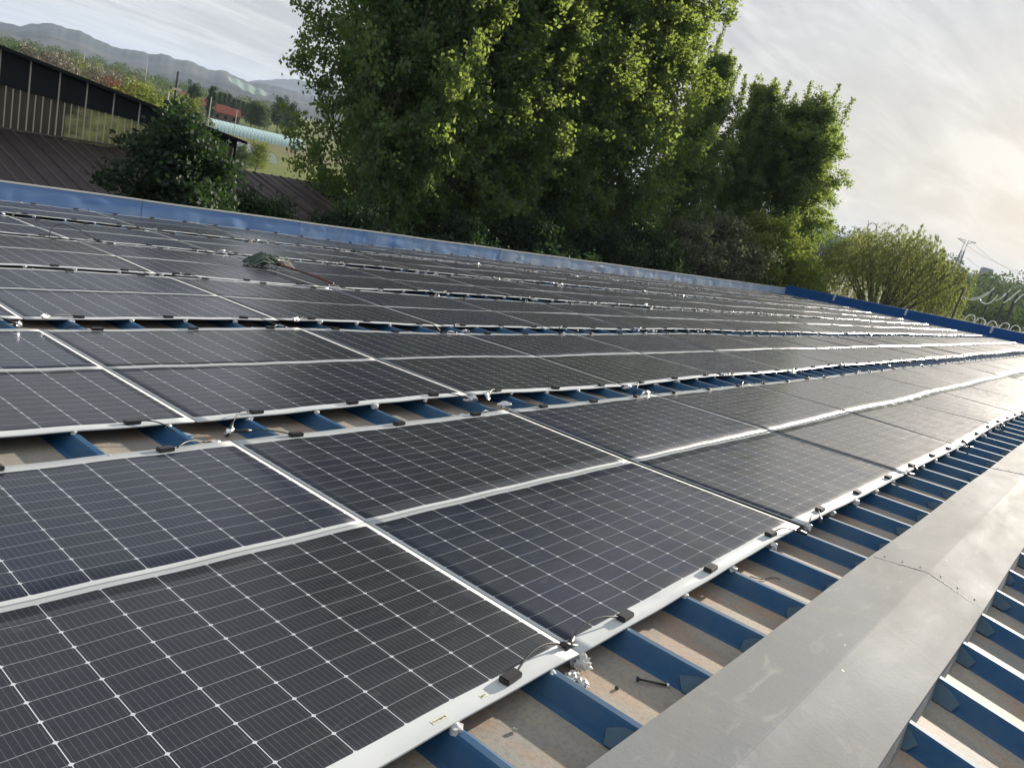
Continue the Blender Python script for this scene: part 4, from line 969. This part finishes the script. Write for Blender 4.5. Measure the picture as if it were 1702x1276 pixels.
# ------------------------------------------------------------------ right: pylons, tunnels, far building, pipe hoops
def strut(mb, a, b, r): mb.tube([a, b], r, 4, cap=False)
def pylon(px, py_top, D, kind, lab):
    tpp = atD(px, py_top, D); H = tpp.z-GZ; ang = math.atan2(tpp.y-CAM.y, tpp.x-CAM.x)
    o = empty('transmission_pylon', (tpp.x, tpp.y, GZ), (0, 0, ang+R(90)+.25)); tag(o, lab, 'pylon', 'transmission pylons on the horizon')
    mb = MB(); bw = H*(.06 if kind == 'wide' else .13); r = H*.0048; waist = .78 if kind == 'ring' else .82; tw = H*.022
    lv = [0, .18, .34, .48, waist]
    def cr(f, sx, sy): wd = bw*(1-f/waist)+tw*(f/waist); return Vector((sx*wd, sy*wd, f*H))
    for sx in (-1, 1):
        for sy in (-1, 1): strut(mb, cr(0, sx, sy), cr(waist, sx, sy), r)
    for a, b in zip(lv[:-1], lv[1:]):
        for (s1, s2) in (((-1, -1), (1, -1)), ((1, -1), (1, 1)), ((1, 1), (-1, 1)), ((-1, 1), (-1, -1))):
            strut(mb, cr(a, *s1), cr(b, *s2), r*.6); strut(mb, cr(b, *s1), cr(a, *s2), r*.6); strut(mb, cr(b, *s1), cr(b, *s2), r*.6)
    mb.build('lattice_tower', M['steel'], o)
    mb = MB()
    if kind == 'ring':                                              # cup-shaped head with an open window
        cz = H*.885; rr_ = H*.085
        ring = [Vector((math.sin(2*math.pi*i/8+.39)*rr_*.95, 0, cz-math.cos(2*math.pi*i/8+.39)*rr_)) for i in range(9)]
        mb.tube(ring, r*1.5, 5, cap=False); mb.tube([p*1.0+Vector((0, H*.03, 0)) for p in ring], r*1.2, 5, cap=False)
        for s in (-1, 1): strut(mb, (s*tw, 0, waist*H), (s*rr_*.6, 0, cz-rr_*.72), r*1.2); strut(mb, (s*rr_*.85, 0, cz+rr_*.1), (s*rr_*(1.0+.15*s), 0, cz+rr_*1.25), r*1.1)
    elif kind == 'wide':
        for f, wl in ((.97, .135), (.66, .08)):
            for s in (-1, 1): strut(mb, (s*tw, 0, f*H-.03*H), (s*wl*H, 0, f*H+.012*H), r*1.2); strut(mb, (s*tw, 0, f*H+.012*H), (s*wl*H, 0, f*H+.014*H), r*1.0); strut(mb, (s*wl*.5*H, 0, f*H-.01*H), (s*wl*.5*H, 0, f*H+.013*H), r*.8)
        strut(mb, (-tw, 0, waist*H), (-tw, 0, .985*H), r); strut(mb, (tw, 0, waist*H), (tw, 0, .985*H), r)
    else:
        for f, wl in ((.97, .07), (.86, .11), (.74, .14)):
            for s in (-1, 1): strut(mb, (0, 0, f*H), (s*wl*H, 0, f*H+.01*H), r*1.3); strut(mb, (0, 0, f*H+.05*H), (s*wl*H, 0, f*H+.01*H), r)
        strut(mb, (0, 0, waist*H), (0, 0, H), r*1.4)
    mb.build('crossarm', M['steel'], o)
    return tpp
pylon(1421, 377, 520, 'slim', 'slim distant lattice pylon left of the willow')
p_ring = pylon(1453, 368, 420, 'ring', 'lattice pylon with a ring-shaped head above the willow')
p_wide = pylon(1608, 398, 400, 'wide', 'wide-armed lattice pylon right of the willow')
def wire(a, b, sag, lab, r=.05):
    mb = MB(); n = 20; a, b = Vector(a), Vector(b); mb.tube([a.lerp(b, i/n)-Vector((0, 0, sag*4*(i/n)*(1-i/n))) for i in range(n+1)], r, 4, cap=False)
    o = mb.build('power_line', M['steel']); tag(o, lab, 'power line', 'power lines between the pylons')
for i, (pa, pb, D1, D2) in enumerate((((1600, 402), (1760, 462), 400, 330), ((1618, 404), (1760, 474), 400, 330), ((1606, 428), (1760, 490), 400, 330))):
    wire(atD(*pa, D1), atD(*pb, D2), 3.0, ('upper thin power line running right from the wide-armed pylon', 'middle thin power line running right from the wide-armed pylon', 'lowest thin power line running right from the wide-armed pylon')[i])
for i, (pa, pb) in enumerate((((1371, 384), (1421, 388)), ((1371, 391), (1424, 394)))):
    wire(atD(*pa, 480), atD(*pb, 520), 1.0, ('upper thin power line between the poplars and the slim pylon', 'lower thin power line between the poplars and the slim pylon')[i], .06)
for i, (pa, pb) in enumerate((((1366, 420), (1396, 428)), ((1362, 428), (1392, 436)), ((1358, 436), (1386, 443)))):
    D_ = (900, 640, 500)[i]; a, b = atD(pa[0], pa[1], D_), atD(pb[0], pb[1], D_)
    d = b-a; ang = math.atan2(d.y, d.x); L = d.length*1.6; mid = (a+b)/2
    o = empty('plastic_tunnel', (mid.x, mid.y, GZ), (0, 0, ang)); tag(o, ('farthest of three white field tunnels beside the rightmost poplar', 'middle of three white field tunnels beside the rightmost poplar', 'nearest of three white field tunnels beside the rightmost poplar')[i], 'greenhouse', 'white field tunnels on the right')
    h = 2.4; seg = 10; mb = MB(); vs = [(sx*L/2, math.cos(math.pi*k/seg)*2.6, math.sin(math.pi*k/seg)*h) for sx in (-1, 1) for k in range(seg+1)]
    mb.add(vs, [(k, k+1, seg+2+k, seg+1+k) for k in range(seg)]+[tuple(range(seg+1)), tuple(2*seg+1-k for k in range(seg+1))]); mb.build('cover', M['poly_white'], o, True)
b = atD(1640, 450, 900); o = empty('distant_building', (b.x, b.y, GZ), (0, 0, R(15))); tag(o, 'small grey-blue building standing above the far tree line', 'building')
zt_ = atD(1640, 447, 900).z-GZ; mb = MB(); mb.box((0, 0, zt_/2), (6, 11, zt_)); mb.build('wall', M['render'], o); mb = MB(); mb.box((0, 0, zt_+.4), (6.6, 9, .9)); mb.build('roof', M['blue_tile'], o)
# derelict greenhouse frame: bent white pipes on dark posts
def bezier(p, n=16):
    out = []
    for q in range(n+1):
        t_ = q/n; b_ = [(1-t_)**3, 3*t_*(1-t_)**2, 3*t_*t_*(1-t_), t_**3]; out.append(sum((p[i]*b_[i] for i in range(4)), Vector()))
    return out
arcs = [((1602, 493), (1614, 503), (1634, 499), (1653, 478), 62), ((1614, 495), (1622, 497), (1632, 492), (1643, 485), 64), ((1629, 498), (1634, 509), (1648, 507), (1658, 490), 60), ((1654, 500), (1664, 497), (1673, 490), (1680, 480), 62), ((1662, 497), (1666, 494), (1669, 490), (1671, 487), 63), ((1667, 503), (1674, 502), (1681, 492), (1697, 482), 60), ((1677, 499), (1682, 494), (1688, 488), (1694, 483), 62), ((1686, 503), (1692, 497), (1695, 492), (1702, 489), 60)]
labA = ['long sagging white pipe, leftmost of the bent pipes beyond the gable', 'short white pipe inside the leftmost long one', 'deep U-shaped white pipe, second big bend beyond the gable', 'upswept white pipe between the two dark posts', 'short straight white pipe beside the upswept one', 'white pipe sweeping up to the right beyond the second dark post', 'thin white pipe just inside the right sweeping pipe', 'rightmost bent white pipe at the picture edge']
for i, a in enumerate(arcs):
    mb = MB(); mb.tube(bezier([atD(*q, a[4]) for q in a[:4]]), .036, 6); tag(mb.build('bent_pipe', M['white_pipe'], None, True), labA[i], 'pipe', 'bent white pipes beyond the gable')
labP = ['dark post under the first bent pipes', 'dark post under the upswept white pipe', 'dark post between the right bent pipes', 'dark post nearest the right picture edge', 'dark post at the willow edge']
for i, (px, pt, D) in enumerate(((1650, 484, 62), (1676, 486, 62), (1685, 500, 61), (1692, 490, 61), (1603, 478, 63))):
    p = atD(px, pt, D); mb = MB(); mb.tube([(0, 0, 0), (0, 0, p.z-GZ)], [.085, .07], 7); tag(mb.build('timber_post', M['pole'], None, True, (p.x, p.y, GZ)), labP[i], 'post', 'dark posts beyond the gable')
hl = ['leftmost low pipe hoop just over the blue gable edge', 'second low pipe hoop from the left over the gable edge', 'third low pipe hoop from the left over the gable edge', 'fourth low pipe hoop from the left over the gable edge', 'rightmost low pipe hoop over the blue gable edge']
for i, (x0, y0) in enumerate(((1603, 527), (1620, 531), (1640, 536), (1660, 540), (1678, 544))):
    D = 56; pts = [atD(x0-4, y0+14, D), atD(x0+2, y0-3, D), atD(x0+12, y0-10+2*(i % 2), D), atD(x0+18, y0+1+3*(i % 3), D)]
    mb = MB(); mb.tube(bezier(pts), .026, 6); e = pts[0]; mb.tube([e, Vector((e.x, e.y, GZ))], .026, 6); e = pts[3]; mb.tube([e, Vector((e.x, e.y, GZ))], .026, 6)
    tag(mb.build('pipe_hoop', M['white_pipe'], None, True), hl[i], 'hoop', 'low pipe hoops over the gable edge')

# ------------------------------------------------------------------ haze
m = bpy.data.materials.new('haze_air'); m.use_nodes = True; t = NT(m.node_tree); out = t.n('ShaderNodeOutputMaterial'); pv = t.n('ShaderNodeVolumePrincipled')
pv.inputs['Color'].default_value = (0.64, 0.78, 1.0, 1); pv.inputs['Density'].default_value = 0.00011; pv.inputs['Anisotropy'].default_value = 0.0
t.nt.links.new(pv.outputs[0], out.inputs['Volume'])
mb = MB(); HT = max(max((o_.matrix_world @ Vector(c_)).z for c_ in o_.bound_box) for o_ in (h1, h2))+20; mb.box((0, 0, (GZ-1+HT)/2), (18400, 18400, HT-(GZ-1))); hz = mb.build('haze', m); tag(hz, kind='stuff')
